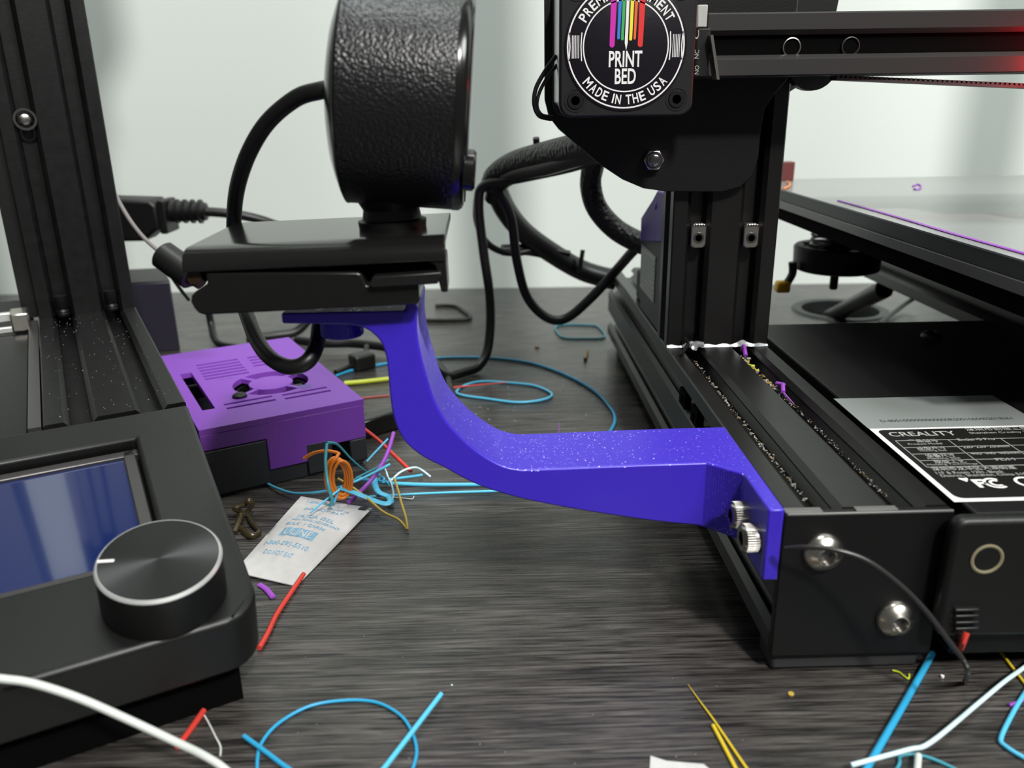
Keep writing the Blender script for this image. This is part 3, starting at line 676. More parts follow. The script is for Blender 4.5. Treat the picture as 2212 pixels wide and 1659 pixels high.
cable('cable_tie', [(1259, 540, 290), (1256, 560, 289), (1252, 590, 289)], 1.3, 'plastic', pr)
cable('sleeved_cable', [(1330, 290, 190), (1296, 322, 205), (1282, 355, 215), (1276, 400, 225), (1290, 450, 230), (1330, 495, 228), (1385, 525, 220), (1420, 530, 212)], 5.2, 'braid', pr)
cable('hanging_cable', [(1320, 325, 185), (1240, 358, 215), (1120, 385, 245), (1048, 400, 262), (1034, 440, 266), (1044, 540, 270), (1058, 640, 268), (1058, 720, 262), (1046, 775, 255), (1010, 808, 246), (965, 812, 236), (936, 795, 230), (915, 770, 228)], 2.6, 'rubber', pr)
cable('hanging_cable', [(1052, 400, 262), (1078, 415, 262), (1104, 470, 262), (1116, 560, 262), (1138, 640, 262), (1180, 685, 262), (1222, 688, 262), (1275, 645, 262), (1330, 585, 260), (1365, 545, 240), (1390, 520, 224)], 2.6, 'rubber', pr)
cable('hanging_cable', [(1030, 430, 268), (1030, 475, 270), (1048, 520, 274), (1082, 543, 280), (1120, 546, 285), (1170, 538, 290), (1230, 548, 294)], 1.9, 'rubber', pr)
cable('motor_lead', [(1202, 120, 118), (1180, 150, 118), (1158, 190, 118), (1154, 225, 118), (1165, 250, 120), (1190, 257, 126)], 0.75, 'rubber', pr)
cable('motor_lead', [(1204, 140, 118), (1184, 165, 118), (1166, 198, 118), (1160, 228, 118), (1170, 248, 120), (1192, 252, 126)], 0.6, 'rubber', pr)

# red indicator glow of the print head, which stands just outside the picture on the beam
hd = MB().box(128, 175, 88, 112, BZ0-14, BZ0+22).build('print_head', 'plastic', pr, bevel=2)
MB().box(113, 128, 94, 113.4, BZ0-3, BZ0-1.6).box(113, 128, 94, 95.4, BZ0-3, BZ0+16).build('added_glow_shield', 'plastic', pr, smooth=0)  # unseen plates added to keep the red glow off the bed
d = bpy.data.lights.new('print_head_lamp', 'POINT'); d.energy = 0.08; d.color = (1, 0.02, 0.03); d.shadow_soft_size = 0.003
o = bpy.data.objects.new('print_head_lamp', d); COL.objects.link(o); o.parent = pr; o.location = Vector((121, 110, BZ0+4))/1000 - pr.location

# ================================================================== LEFT PRINTER (own frame: x right, y toward its front, origin at the rail corner under the upright)
PHI = math.radians(27.8)
lp0 = at(293, 664, z=50)
lp = thing('printer', 'dusty black 3D printer with a blue display and large control knob', '3d printer', (lp0.x, lp0.y, 0), PHI, 'the two 3D printers')
LZ = 50.0
# local axes: +x right, -y toward its front
MB().prism(sh(vslot(40, 40), -40, LZ-40), 'y', -150, 160).build('base_rail', 'alu_left', lp, smooth=30, local=True)
MB().prism(sh(vslot(40, 20), -40, 0), 'z', LZ, LZ+500).build('upright', 'alu_left', lp, smooth=30, local=True)
MB().box(-432, 0, 0, 20, LZ+500, LZ+520).build('top_beam', 'alu_left', lp, bevel=0.5, local=True)
MB().prism(sh(vslot(40, 20), -432, 0), 'z', LZ, LZ+500).build('upright', 'alu_left', lp, smooth=30, local=True)
MB().prism(sh(vslot(40, 40), -432, LZ-40), 'y', -150, 160).build('base_rail', 'alu_left', lp, smooth=30, local=True)
for yy in (-135, 140): MB().box(-428, -396, yy-12, yy+12, 0.1, LZ-40).build('foot', 'foot', lp, bevel=1, local=True)
MB().box(-46, -40.2, 4, 18, LZ, LZ+480).build('lead_screw_cover', 'satin', lp, smooth=0, local=True)
for yy in (-135, 140): MB().box(-36, -4, yy-12, yy+12, 0.1, LZ-40).build('foot', 'foot', lp, bevel=1, local=True)
MB().box(-190, -44, -149, 60, 8, LZ-2).build('electronics_box', 'sheet', lp, bevel=0.7, local=True)
MB().box(-44, -40.5, -149, 0, LZ-3, LZ-0.5).build('rail_lip', 'bezel', lp, local=True)
crumbs_pts = [(-20, -140, LZ+0.1), (-20, -5, LZ+0.1)]
def loc_crumbs():
    q = MB()
    for k in range(120):
        s_ = random.uniform(0.05, 0.16); T = Matrix.Translation((random.uniform(-38, -2), random.uniform(-148, -4), LZ+0.05)) @ Matrix.Rotation(random.uniform(0, 6), 4, 'Z')
        q.box(-s_, s_, -s_*0.5, s_*0.5, -0.1, s_*0.4, T)
    o = q.build('dust', 'print_grey', lp, smooth=0, local=True); o["kind"] = "stuff"
loc_crumbs()
for cx in (-30, -10):
    MB().lathe([(0, 2.6), (1.0, 2.7), (1.6, 2.2), (2.0, 2.7), (3.0, 2.2), (3.6, 2.6), (9, 2.6)], (cx, -1.5, LZ+0.5), (0, 0, 1), 14).build('threaded_screw', 'sheet', lp, local=True)
# bolt in the slot of the upright
d_ = at(51, 258, y=lp0.y+(-30)*math.sin(PHI)); bz = d_.z
bo = MB().lathe([(0, 4.5), (0.5, 4.4), (0.5, 3.6), (0.2, 3.4)], (-30, -0.2, bz), (0, -1, 0), 28, False).build('slot_bolt', 'bezel', lp, local=True)
MB().lathe([(-0.5, 2.2), (1.2, 2.1), (1.6, 1.3), (1.6, 0)], (-30, -0.2, bz), (0, -1, 0), 20).build('bolt_head', 'nickel', bo, local=True)
MB().lathe([(k*1.5, 3.2+0.7*(k % 2)) for k in range(16)], (-58, -4, 104), (0, 0, 1), 20).build('screw_coupler', 'nickel', lp, local=True)
# gantry of this printer, standing high above the picture
gpl = [(-62, 352), (8, 352), (24, 372), (24, 440), (10, 452), (-62, 452)]
MB().prism(gpl, 'y', -6, -3).build('gantry_plate', 'sheet', lp, bevel=0.5, local=True)
MB().box(-432, 6, -26, -6.2, 336, 356).build('gantry_beam', 'gantry', lp, bevel=0.5, local=True)
MB().box(-150, -62, -60, -26.5, 120, 372).build('print_head', 'plastic', lp, bevel=2, local=True)  # unseen print head block, made overly tall so the screen mirrors something dark
# bright cross bar beside the foot of the upright
MB().box(-190, -44, -9, -6, LZ+2, LZ+6).build('cross_bar', 'silver', lp, bevel=0.5, local=True)
MB().box(-190, -44, -17, -15, LZ-1, LZ+1.5).build('cross_bar', 'silver', lp, bevel=0.4, local=True)
MB().box(-50, -43, -18, -5, LZ-1, LZ+7).build('bar_clamp', 'nickel', lp, bevel=0.8, local=True)

# display unit, tilted toward the front
TAU = math.radians(14)
fr = at(405, 873, z=LZ) - Vector((lp0.x, lp0.y, 0)); fr = Matrix.Rotation(-PHI, 3, 'Z') @ fr       # local coordinates of the face corner
FX, FY = fr.x, fr.y
Tl = Matrix.Translation((FX, FY, LZ)) @ Matrix.Rotation(TAU, 4, 'X')     # in this frame: x to the right, -y down the face, z out of it
class LB(MB): pass
def lbuild(mb, name, m_, parent=lp, **k): mb.v = [tuple(Tl @ Vector(v)) for v in mb.v]; return mb.build(name, m_, parent, local=True, **k)
DL, DW, DT = 93.5, 96.0, 17.0
ox0, ox1, oy0, oy1 = -86.0, -16.9, -66.0, -13.2      # window
du = MB()
R_ = 9.0
face = [(0, 0), (-DW, 0), (-DW, -DL)] + [(-R_+R_*math.cos(t), -DL+R_+R_*math.sin(t)) for t in [math.radians(270+15*k) for k in range(7)]]
n = len(face)
win = [(ox1, oy1), (ox0, oy1), (ox0, oy0), (ox1, oy0)]
bm_v = [(p[0], p[1], 0) for p in face] + [(p[0], p[1], 0) for p in win] + [(p[0]*1.0-(0), p[1], -DT) for p in face] + [(p[0], p[1], -6) for p in win]
f_ = []
# face with a window: four strips
f_ += [[0, 1, n+1, n], [1, 2, n+2, n+1], [2] + list(range(3, n-1)) + [n-1, n+3, n+2], [n-1, 0, n, n+3]]
f_ += [[n+i, n+(i+1) % 4, n+4+n+(i+1) % 4, n+4+n+i] for i in range(4)]
f_ += [[i, (i+1) % n, n+4+(i+1) % n, n+4+i] for i in range(n)]
f_ += [[n+4+i for i in range(n)], [n+4+n+i for i in range(4)]]
du.add(bm_v, f_)
disp = lbuild(du, 'display_unit', 'satin', bevel=1.2, seg=3, label='black tilted display housing')
def sub(mb, name, m_, **k): return lbuild(mb, name, m_, disp, **k)
fm = MB(); iw = 4.2
for a, b, c, d in ((ox0, ox1, oy1-iw, oy1-1.2), (ox0, ox1, oy0+1.0, oy0+iw), (ox1-iw, ox1-0.8, oy0+1, oy1-1.2), (ox0+0.8, ox0+iw, oy0+1, oy1-1.2)): fm.box(a, b, c, d, -5.8, -3.0)
sub(fm, 'screen_bezel', 'bezel', bevel=0.4)
scr = MB().box(ox0+2, ox1-2, oy0+2, oy1-3, -5.9, -3.9); sub(scr, 'screen_glass', 'screen', smooth=0)
KXc, KYc = -19.2, -80.0
k1 = MB().lathe([(0, 13.4), (0.5, 13.6), (11.2, 13.4)], (KXc, KYc, 0), (0, 0, 1), 64); kb = sub(k1, 'knob_body', 'plastic', smooth=50)
kt = MB().lathe([(11.2, 13.4), (11.9, 12.9), (11.9, 0)], (0, 0, 0), (0, 0, 1), 64)
ko = kt.build('control_knob', 'spun', lp, local=True, smooth=30, label='spun metal top of the control knob')
ko.matrix_local = Matrix.Translation(Vector((FX, FY, LZ))/1000) @ Matrix.Rotation(TAU, 4, 'X') @ Matrix.Translation((KXc/1000, KYc/1000, 0))
rim = MB().lathe([(11.1, 13.42), (11.35, 13.45), (11.95, 12.95), (11.95, 12.8)], (KXc, KYc, 0), (0, 0, 1), 64, False); sub(rim, 'knob_rim', 'silver')
T = Matrix.Translation((KXc, KYc, 11.95)) @ Matrix.Rotation(math.radians(163), 4, 'Z')
pm = MB().box(9.4, 12.9, -0.38, 0.38, 0, 0.12, T); sub(pm, 'pointer_mark', 'white', smooth=0)
# support bracket holding the display to the rail
MB().box(-90, -2, -164, -149, 4, LZ-12).build('display_bracket', 'sheet', lp, bevel=0.5, local=True)
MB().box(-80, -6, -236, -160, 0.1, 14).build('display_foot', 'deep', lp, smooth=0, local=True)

# mains plug and lead behind the upright; thin lead with a barrel plug (world coordinates)
def wtube(pts, r, name, m_, parent, y, n=16, sub=8, label=None, taper=None):
    P = catmull([p if isinstance(p, Vector) else at(p[0], p[1], y=p[2] if len(p) > 2 else y) for p in pts], sub)
    mb = MB().tube(P, r, n, taper=taper); return mb.build(name, m_, parent, smooth=50, label=label)
plug = thing('power_plug', 'black mains plug with ribbed strain relief behind the dusty printer', 'plug', at(300, 475, y=330))
pa = at(215, 470, y=330); pb = at(357, 468, y=330); ax = pb-pa
d0, u0, w0 = ortho(ax)
Tp = Matrix.Translation(pa) @ Matrix((tuple(ax.normalized()), (0, 1, 0), tuple(ax.normalized().cross(Vector((0, 1, 0))))) ).transposed().to_4x4()
ln = ax.length
MB().prism([(0, -13), (ln*0.72, -13), (ln*0.93, -7), (ln, -7), (ln, 8), (ln*0.9, 11), (0, 12.5)], 'y', -11, 11, Tp).build('plug_body', 'plastic', plug, bevel=2.2, seg=3)
MB().prism(rounded(ln-0.5, ln+4, -9, 10.5, 1.2), 'y', -10, 10, Tp).build('plug_collar', 'plastic', plug, bevel=0.8)
q0 = at(372, 456, y=330); q1 = at(447, 457, y=330); dr = (q1-q0)
MB().lathe([(0, 6.5), (dr.length*0.98, 5.2), (dr.length, 4.2)], q0, dr, 24).build('strain_relief', 'rubber', plug)
for k in range(4):
    c = q0+dr*(0.16+0.22*k); MB().lathe([(-0.9, 6.4), (-0.6, 7.1), (0.6, 7.1), (0.9, 6.4)], c, dr, 20).build('relief_rib', 'rubber', plug)
wtube([(440, 457, 330), (500, 462, 332), (560, 474, 335), (640, 500, 342), Vector((-168, 345, 62)), Vector((-176, 340, 28)), Vector((-190, 332, 6.0)), Vector((-205, 326, 3.0)), Vector((-222, 322, 3.0))], 2.8, 'plug_lead', 'rubber', plug, 330)

MB().box(-44, -6, 24, 126, LZ, LZ+62).build('power_supply', 'sheet', lp, bevel=1, local=True)
tl = thing('thin_lead', 'thin grey lead ending in a black barrel plug beside the webcam clip', 'cable', at(300, 500, y=205))
wtube([Vector((-262, 263, 108)), (240, 408, 252), (249, 420, 244), (262, 445, 230), (285, 482, 222), (312, 515, 212), (348, 547, 205)], 0.95, 'lead', 'wire', tl, 205)
b0 = at(346, 546, y=205); b1 = at(418, 598, y=200); dr = b1-b0
MB().lathe([(0, 2), (0.6, 5.6), (1.5, 6.6), (dr.length*0.96, 6.8), (dr.length, 6.0), (dr.length, 0)], b0, dr, 28).build('barrel_plug', 'satin', tl)
MB().lathe([(0, 4.2), (1.5, 4.4), (2.2, 3.6), (5.0, 3.4), (5.0, 0)], b1, dr, 20).build('plug_tip', 'rust', tl)
wtube([(372, 600, 240), (390, 625, 245), (408, 648, 250)], 0.9, 'lead', 'rubber', tl, 240)

# ================================================================== POWER BRICK behind the left printer
q = at(390, 757, z=0); q2 = at(372, 606, y=q.y); q3 = at(352, 572, z=q2.z)
BH_ = q2.z
br = thing('power_brick', 'dark box-shaped power brick standing behind the dusty printer', 'power supply', (q.x-30, q.y+30, 0))
dv = Vector((q3.x-q2.x, q3.y-q2.y, 0)); fx = Vector((0.985, 0.17, 0)); wv_ = 25
v = [q, q-fx*wv_, q-fx*wv_+dv*0.8, q+dv*0.8]
MB().prism([(p.x, p.y) for p in v], 'z', 0, BH_-0.6).build('body', 'navy', br, bevel=0.8)
MB().prism([(p.x, p.y) for p in v], 'z', BH_-0.6, BH_).build('top_face', 'satin', br, bevel=0.3)

# ================================================================== INDIGO BRACKET
bk = thing('camera_bracket', 'indigo glittery printed bracket curving up from the printer rail to the webcam', 'bracket', (-50, 30, 0))
inner = catmull([(-61, 0.2, 0), (-66.2, 1.5, 0), (-71.7, 5, 0), (-76.7, 9.7, 0), (-81.1, 15.4, 0), (-83.4, 20.6, 0), (-84.8, 26, 0), (-85.9, 31, 0), (-86.6, 35.7, 0), (-86.8, 40, 0), (-86.4, 44.6, 0)], 4)
outer_ = catmull([(-104, 40.8, 0), (-101.9, 40.4, 0), (-99.4, 39.4, 0), (-97.4, 37.8, 0), (-96.0, 35.8, 0), (-95.1, 32.6, 0), (-94.8, 29, 0), (-94.7, 22, 0), (-94.2, 16, 0), (-93, 11.6, 0), (-91, 8.1, 0), (-87, 4.4, 0), (-81.6, 1.2, 0), (-76.5, -2.1, 0), (-70.7, -5.1, 0), (-62, -8.2, 0), (-52, -10.8, 0), (-39.5, -13.5, 0), (-25, -16.2, 0), (-11.2, -18, 0), (-2.5, -18.2, 0)], 4)
prof = [(-2.5, 1.0), (-11.2, 1.0), (-30, 0.8), (-50, 0.35)] + [(p.x, p.y) for p in inner] + [(-87.0, 46.0), (-88.2, 46.8), (-89.2, 46.4), (-89.4, 44.0), (-120.1, 44.0), (-120.1, 41.3)] + [(p.x, p.y) for p in outer_]
prof = [(a, b+46) for a, b in prof]
MB().prism(prof, 'y', 27.2, 52.2).build('arm', 'indigo', bk, bevel=0.6, seg=2, smooth=25)
foot_xy = [(-0.2, 0.3), (-0.2, 52.3), (-4.0, 52.3), (-4.0, 50.0), (-14.0, 50.0), (-14.0, 28.0), (-11.6, 27.0), (-4.6, 20.5), (-4.0, 19.2), (-4.0, 0.3)]
MB().prism(foot_xy, 'z', 46-18.3, 46.98).build('mounting_foot', 'indigo', bk, bevel=0.5, seg=2, smooth=25)
for px, py in ((1590, 1113), (1614, 1162)):
    c = at(px+10, py, x=-5.5)
    socket_screw((-4.0, c.y, c.z), (-1, 0, 0), 3.5, 4.2, bk, 'cap_screw')
c = at(740, 720, y=38)
th = MB().lathe([(0, 5.4), (5.6, 5.6), (6.2, 5.2), (6.2, 0)], (c.x, 38, 87.3), (0, 0, -1), 28).build('thumb_screw', 'indigo', bk, bevel=0.3, label='dark blue round thumb screw under the bracket platform')

# ================================================================== WEBCAM
wc_yaw = math.radians(1.0); wc_tilt = math.radians(-1.5)
wo = at(410, 683, y=20.5)
wcam = thing('webcam', 'black webcam with leatherette barrel and clip on the indigo bracket', 'webcam', wo, wc_yaw)
wcam.rotation_euler = (0, wc_tilt, wc_yaw)
up_yz = [(0, 10.3), (0, 11.0), (0.4, 12.6), (1.4, 14.0), (3.0, 15.0), (5.4, 15.5), (8.0, 15.52), (48, 15.52), (48, 13.6), (5.2, 13.6), (3.0, 12.6), (2.2, 11.6), (2.0, 10.3)]
MB().prism(up_yz, 'x', 0, 61.5).build('clip_top', 'clip', wcam, bevel=0.3, smooth=60, local=True)
MB().box(3.5, 58.5, 3.2, 45, 7.6, 13.7).build('gap_shade_filler', 'deep', wcam, smooth=0, local=True)  # black block added behind the jaw, paints the shade in the clip gap
jw = [(0.6, 3.3), (1.0, 4.8), (2.5, 6.0), (5.2, 7.4), (5.2, 9.6), (5.6, 10.1), (40.6, 8.5), (41.4, 7.9), (42.3, 5.2), (54.2, 5.3), (54.6, 4.8), (54.6, 0.7), (53.8, 0), (3.2, 0), (2.0, 0.5), (1.2, 1.6)]
MB().prism(jw, 'y', 0.3, 40).build('clip_jaw', 'clip', wcam, bevel=0.5, smooth=40, local=True)
MB().prism([(42.9, 5.4), (44.2, 7.5), (60.2, 7.9), (60.4, 6.8), (59.2, 5.1), (44, 4.9)], 'y', -1.2, 28).build('clip_tongue', 'satin', wcam, bevel=0.3, local=True)
MB().prism([(59.9, 2.6), (61.5, 2.6), (61.5, 11.2), (56.5, 11.2), (57.2, 10.0), (58.8, 9.0)], 'y', 0.6, 12).build('clip_lip', 'clip', wcam, bevel=0.4, local=True)
MB().lathe([(0, 1.7), (34, 1.7), (34, 0)], (2.0, 1.5, 9.0), (0, 1, 0), 18).build('hinge_pin', 'rust', wcam, local=True)
MB().lathe([(0, 8.6), (2.2, 8.8), (2.6, 7.6), (5.0, 7.2), (8.5, 9.2)], (47.4, 22.5, 15.4), (0, 0, 1), 36).build('swivel_neck', 'plastic', wcam, local=True)
# barrel in a frame of its own under the webcam: axis along x, tipped a little down to the right and turned to the viewer
Hc = Vector((-88.5, 44.0, 93.6+46))
Rh = Matrix.Rotation(math.radians(1.0), 4, 'Z') @ Matrix.Rotation(math.radians(5.0), 4, 'Y')
Tw = Matrix.Translation(Hc) @ Rh
inv = (Matrix.Translation(wo) @ Matrix.Rotation(wc_yaw, 4, 'Z') @ Matrix.Rotation(wc_tilt, 4, 'Y')).inverted()
Th = inv @ Tw
def hb(mb, name, m_, parent=wcam, **k): mb.v = [tuple(Th @ Vector(v)) for v in mb.v]; return mb.build(name, m_, parent, local=True, **k)
HR = 26.0
bar = hb(MB().lathe([(-13.2, HR-0.5), (-13.0, HR), (13.0, HR), (13.2, HR-0.4)], (0, 0, 0), (1, 0, 0), 96), 'barrel', 'leather', smooth=60)
hb(MB().lathe([(-18.2, 0), (-18.0, 8), (-17.3, 14), (-16.3, 18.5), (-15.0, 22.2), (-14.0, 24.6), (-13.2, HR+0.1), (-13.0, HR+0.15)], (0, 0, 0), (1, 0, 0), 96), 'back_cap', 'clip', smooth=60)
hb(MB().lathe([(13.0, HR+0.15), (14.6, HR+0.1), (15.6, HR-0.6), (15.9, HR-1.5), (15.9, 0)], (0, 0, 0), (1, 0, 0), 96), 'front_bezel', 'clip', smooth=50)
hb(MB().lathe([(15.9, 24), (16.3, 23.8), (16.3, 0)], (0, 0, 0), (1, 0, 0), 64), 'front_glass', 'clip', smooth=40)
tq = Tw.inverted() @ at(992, 366, y=28)
hb(MB().lathe([(15.5, 4.8), (17.8, 4.8), (18.4, 4.2), (18.4, 0)], (0, tq.y, tq.z), (1, 0, 0), 28), 'side_button', 'clip', smooth=40)
# cable: out of the back of the barrel, down behind the clip, through a loop below it
P = catmull([at(720, 192, y=44), at(690, 196, y=44), at(640, 212, y=46), at(580, 262, y=50), at(540, 325, y=54), at(515, 395, y=60), at(506, 460, y=68), at(506, 540, y=74), at(515, 620, y=72), at(535, 685, y=58), at(558, 740, y=48), at(590, 778, y=40), at(630, 793, y=36), at(665, 780, y=36), at(684, 745, y=40), at(690, 705, y=46), at(692, 680, y=56)], 8)
Tinv = inv
mb = MB().tube(P, 2.15, 12); mb.v = [tuple(Tinv @ Vector(v)) for v in mb.v]
mb.build('webcam_cable', 'rubber', wcam, smooth=60, local=True)

# ================================================================== PURPLE COMPUTER CASE
PZ = 28.0
pf = at(785, 862, z=PZ); pL = at(430, 932, z=PZ); 
cr = math.atan2(pf.y-pL.y, pf.x-pL.x)
pang = math.radians(28.6)
cw, cd = 62.5, 108.0
pi_ = thing('computer_case', 'purple and dark grey printed computer case with a fan grille', 'computer case', (pf.x, pf.y, 0), pang)
# local: x in [-cw,0], y in [0,cd] (front at y=0), z up
ch = 10.5
lid_front_z = 12.6
# lid as a plate with openings: bmesh boolean-free, made by strips on a grid
def plate_with_holes(x0, x1, y0, y1, z0, z1, holes):
    """rectangular plate with rectangular holes cut clean through"""
    xs = sorted({x0, x1, *[h[0] for h in holes], *[h[1] for h in holes]}); ys = sorted({y0, y1, *[h[2] for h in holes], *[h[3] for h in holes]})
    mb = MB(); idx = {}
    def V_(x, y, z):
        k = (round(x, 4), round(y, 4), z)
        if k not in idx: idx[k] = len(mb.v); mb.v.append((x, y, z))
        return idx[k]
    def solid(i, j):
        if i < 0 or j < 0 or i >= len(xs)-1 or j >= len(ys)-1: return False
        cx, cy = (xs[i]+xs[i+1])/2, (ys[j]+ys[j+1])/2
        return not any(h[0] < cx < h[1] and h[2] < cy < h[3] for h in holes)
    for i in range(len(xs)-1):
        for j in range(len(ys)-1):
            if not solid(i, j): continue
            a, b, c, d = xs[i], xs[i+1], ys[j], ys[j+1]
            mb.f.append([V_(a, c, z1), V_(b, c, z1), V_(b, d, z1), V_(a, d, z1)]); mb.f.append([V_(a, c, z0), V_(a, d, z0), V_(b, d, z0), V_(b, c, z0)])
            if not solid(i-1, j): mb.f.append([V_(a, c, z0), V_(a, c, z1), V_(a, d, z1), V_(a, d, z0)])
            if not solid(i+1, j): mb.f.append([V_(b, c, z0), V_(b, d, z0), V_(b, d, z1), V_(b, c, z1)])
            if not solid(i, j-1): mb.f.append([V_(a, c, z0), V_(b, c, z0), V_(b, c, z1), V_(a, c, z1)])
            if not solid(i, j+1): mb.f.append([V_(a, d, z0), V_(a, d, z1), V_(b, d, z1), V_(b, d, z0)])
    return mb
def loc(px, py, z=PZ):
    q = at(px, py, z=z)-Vector((pf.x, pf.y, 0)); q = Matrix.Rotation(-pang, 3, 'Z') @ q; return q.x, q.y
fan = loc(585, 826); FR_ = 15.5
holes = []
s0 = loc(418, 884); s1 = loc(392, 805)
ow0, ow1 = loc(398, 888)[0], loc(470, 880)[0]
op = [loc(440, 886), loc(467, 882), loc(412, 806), loc(385, 808)]
opx0, opx1 = (op[0][0]+op[3][0])/2, (op[1][0]+op[2][0])/2; opy0, opy1 = (op[0][1]+op[1][1])/2, (op[2][1]+op[3][1])/2
holes.append((opx0, opx1, opy0, opy1))
def slot(pa, pb, w_=1.1):
    a, b = loc(*pa), loc(*pb); y = (a[1]+b[1])/2; holes.append((min(a[0], b[0]), max(a[0], b[0]), y-w_/2, y+w_/2))
for k in range(6):
    t = k/5; slot((423+19*t, 789+30*t), (514+24*t, 777+28*t), 2.1)
for k in range(4):
    t = k/3; slot((533+14*t, 772+18*t), (600+14*t, 764+17*t), 2.1)
slot((483, 874), (588, 856), 1.9); slot((489, 882), (596, 864), 1.9)
slot((608, 852), (707, 838), 1.9); slot((614, 860), (716, 845), 1.9)
hs = FR_+1.0
holes.append((fan[0]-hs, fan[0]+hs, fan[1]-hs, fan[1]+hs))
plate_with_holes(-cw, 0, 0, cd, PZ-2.2, PZ, holes).build('lid_top', 'purple', pi_, bevel=0.25, seg=1, smooth=0, local=True)
# round fan grille set in the square opening
gr = MB(); n = 48
inn = [(fan[0]+FR_*math.cos(2*math.pi*k/n), fan[1]+FR_*math.sin(2*math.pi*k/n)) for k in range(n)]
sq = []
for k in range(n):
    a = 2*math.pi*k/n; m_ = max(abs(math.cos(a)), abs(math.sin(a))); sq.append((fan[0]+hs*math.cos(a)/m_, fan[1]+hs*math.sin(a)/m_))
vs2 = [(p[0], p[1], PZ) for p in inn] + [(p[0], p[1], PZ) for p in sq] + [(p[0], p[1], PZ-2.2) for p in inn]
gr.add(vs2, [f for k in range(n) for f in ([k, n+k, n+(k+1) % n, (k+1) % n], [k, (k+1) % n, 2*n+(k+1) % n, 2*n+k])])
gr.build('fan_ring', 'purple', pi_, smooth=30, local=True)
MB().lathe([(PZ-2.2, 9.0), (PZ-0.05, 9.0), (PZ, 8.8), (PZ, 0)], (fan[0], fan[1], 0), (0, 0, 1), 40).build('fan_hub_cover', 'purple', pi_, local=True)
for a in (35, 125, 215, 305):
    T = Matrix.Translation((fan[0], fan[1], 0)) @ Matrix.Rotation(math.radians(a), 4, 'Z')
    MB().box(9, FR_+0.4, -1.1, 1.1, PZ-2.2, PZ-0.02, T).build('grille_spoke', 'purple', pi_, bevel=0.2, local=True)
fn = MB().lathe([(PZ-9, 15), (PZ-3.2, 15), (PZ-3.2, 14), (PZ-8.5, 14), (PZ-8.5, 0)], (fan[0], fan[1], 0), (0, 0, 1), 32).build('fan', 'plastic', pi_, local=True)
for k in range(7):
    T = Matrix.Translation((fan[0], fan[1], PZ-5.5)) @ Matrix.Rotation(2*math.pi*k/7, 4, 'Z') @ Matrix.Rotation(0.6, 4, 'X')
    MB().box(4, 13.5, -3, 3, -0.3, 0.3, T).build('fan_blade', 'satin', fn, smooth=0, local=True)
for (px, py), nm in (((518, 857), 'case_screw'),):
    a = loc(px, py)
    q = MB().lathe([(PZ, 3.0), (PZ+0.9, 2.8), (PZ+1.4, 1.9), (PZ+1.5, 0)], (a[0], a[1], 0), (0, 0, 1), 20).build(nm, 'plastic', pi_, local=True, label='black cross-head screw')
    for r_ in (0.5, 2.07):
        T = Matrix.Translation((a[0], a[1], PZ+1.2)) @ Matrix.Rotation(r_, 4, 'Z'); MB().box(-1.8, 1.8, -0.25, 0.25, 0, 0.35, T).build('screw_cross', 'grey', q, smooth=0, local=True)
a = loc(659, 835); MB().lathe([(PZ-0.4, 2.7), (PZ+0.06, 2.7), (PZ+0.06, 0)], (a[0], a[1], 0), (0, 0, 1), 20).build('screw_hole', 'violet', pi_, local=True)
a = loc(489, 818); MB().box(a[0]-2.6, a[0]-0.3, a[1]-0.5, a[1]+0.5, PZ-0.3, PZ+0.05).box(a[0]+0.3, a[0]+2.6, a[1]-0.5, a[1]+0.5, PZ-0.3, PZ+0.05).build('vent_marks', 'violet', pi_, smooth=0, local=True)
# lid skirt: front face purple with a dark square port cover at its left
pxs = loc(580, 905, )[0]
def fx_(px, py):
    # point on the front face plane (local y = 0)
    d = _f + _r*(px-1106)/F_PX - _u*(py-829.5)/F_PX
    nrm = Vector((math.sin(pang), -math.cos(pang), 0)); o = Vector((pf.x, pf.y, 0)); t = (o-Vector(CAM)).dot(nrm)/Vector(d).dot(nrm)
    q = Vector(CAM)+Vector(d)*t-o; q = Matrix.Rotation(-pang, 3, 'Z') @ q; return q.x, q.z
p1_ = fx_(572, 920); p2_ = fx_(575, 1018); p3_ = fx_(660, 1000); p4_ = fx_(668, 968); p5_ = fx_(788, 945)
fp = [(0, PZ-2.2), (0, p5_[1]), (p4_[0]+0.2, p5_[1]), (p4_[0]-1, p2_[1]), (p1_[0], p2_[1]), (p1_[0], PZ-8.6), (-cw, PZ-8.6), (-cw, PZ-2.2)]
MB().prism(fp, 'y', 0, 2.2).build('lid_front', 'purple', pi_, bevel=0.4, local=True)
MB().box(-2.2, 0, 2.2, cd, 12, PZ-2.2).build('lid_side', 'purple', pi_, bevel=0.4, local=True)
MB().box(-cw, -cw+2.2, 2.2, cd, 12, PZ-2.2).build('lid_side', 'purple', pi_, bevel=0.4, local=True)
MB().box(-cw+2.2, -2.2, cd-2.2, cd, 12, PZ-2.2).build('lid_back', 'purple', pi_, bevel=0.4, local=True)
MB().box(-cw+0.5, p1_[0]-0.3, -0.4, 2, 1.5, PZ-8.9).build('port_cover', 'grey', pi_, bevel=0.3, local=True, label='dark grey square port cover')
bs = [(-cw+0.3, 0.8), (0.2-3.5, 0.0), (0.2-1, 1.2), (0.2, 4), (0.2, p5_[1]+0.1), (-2, p5_[1]+0.1), (-2, 3.6), (p4_[0]-1, 3.6), (p4_[0]-1, p2_[1]-0.1), (-cw+0.3, p2_[1]-0.1)]
MB().prism([(-cw+0.3, 0), (-3.2, 0), (-0.9, 1.2), (0.1, 3.6), (0.1, 11.6), (-cw+0.3, 11.6)], 'y', 1.0, cd-0.3).build('case_base', 'grey', pi_, bevel=0.4, local=True)
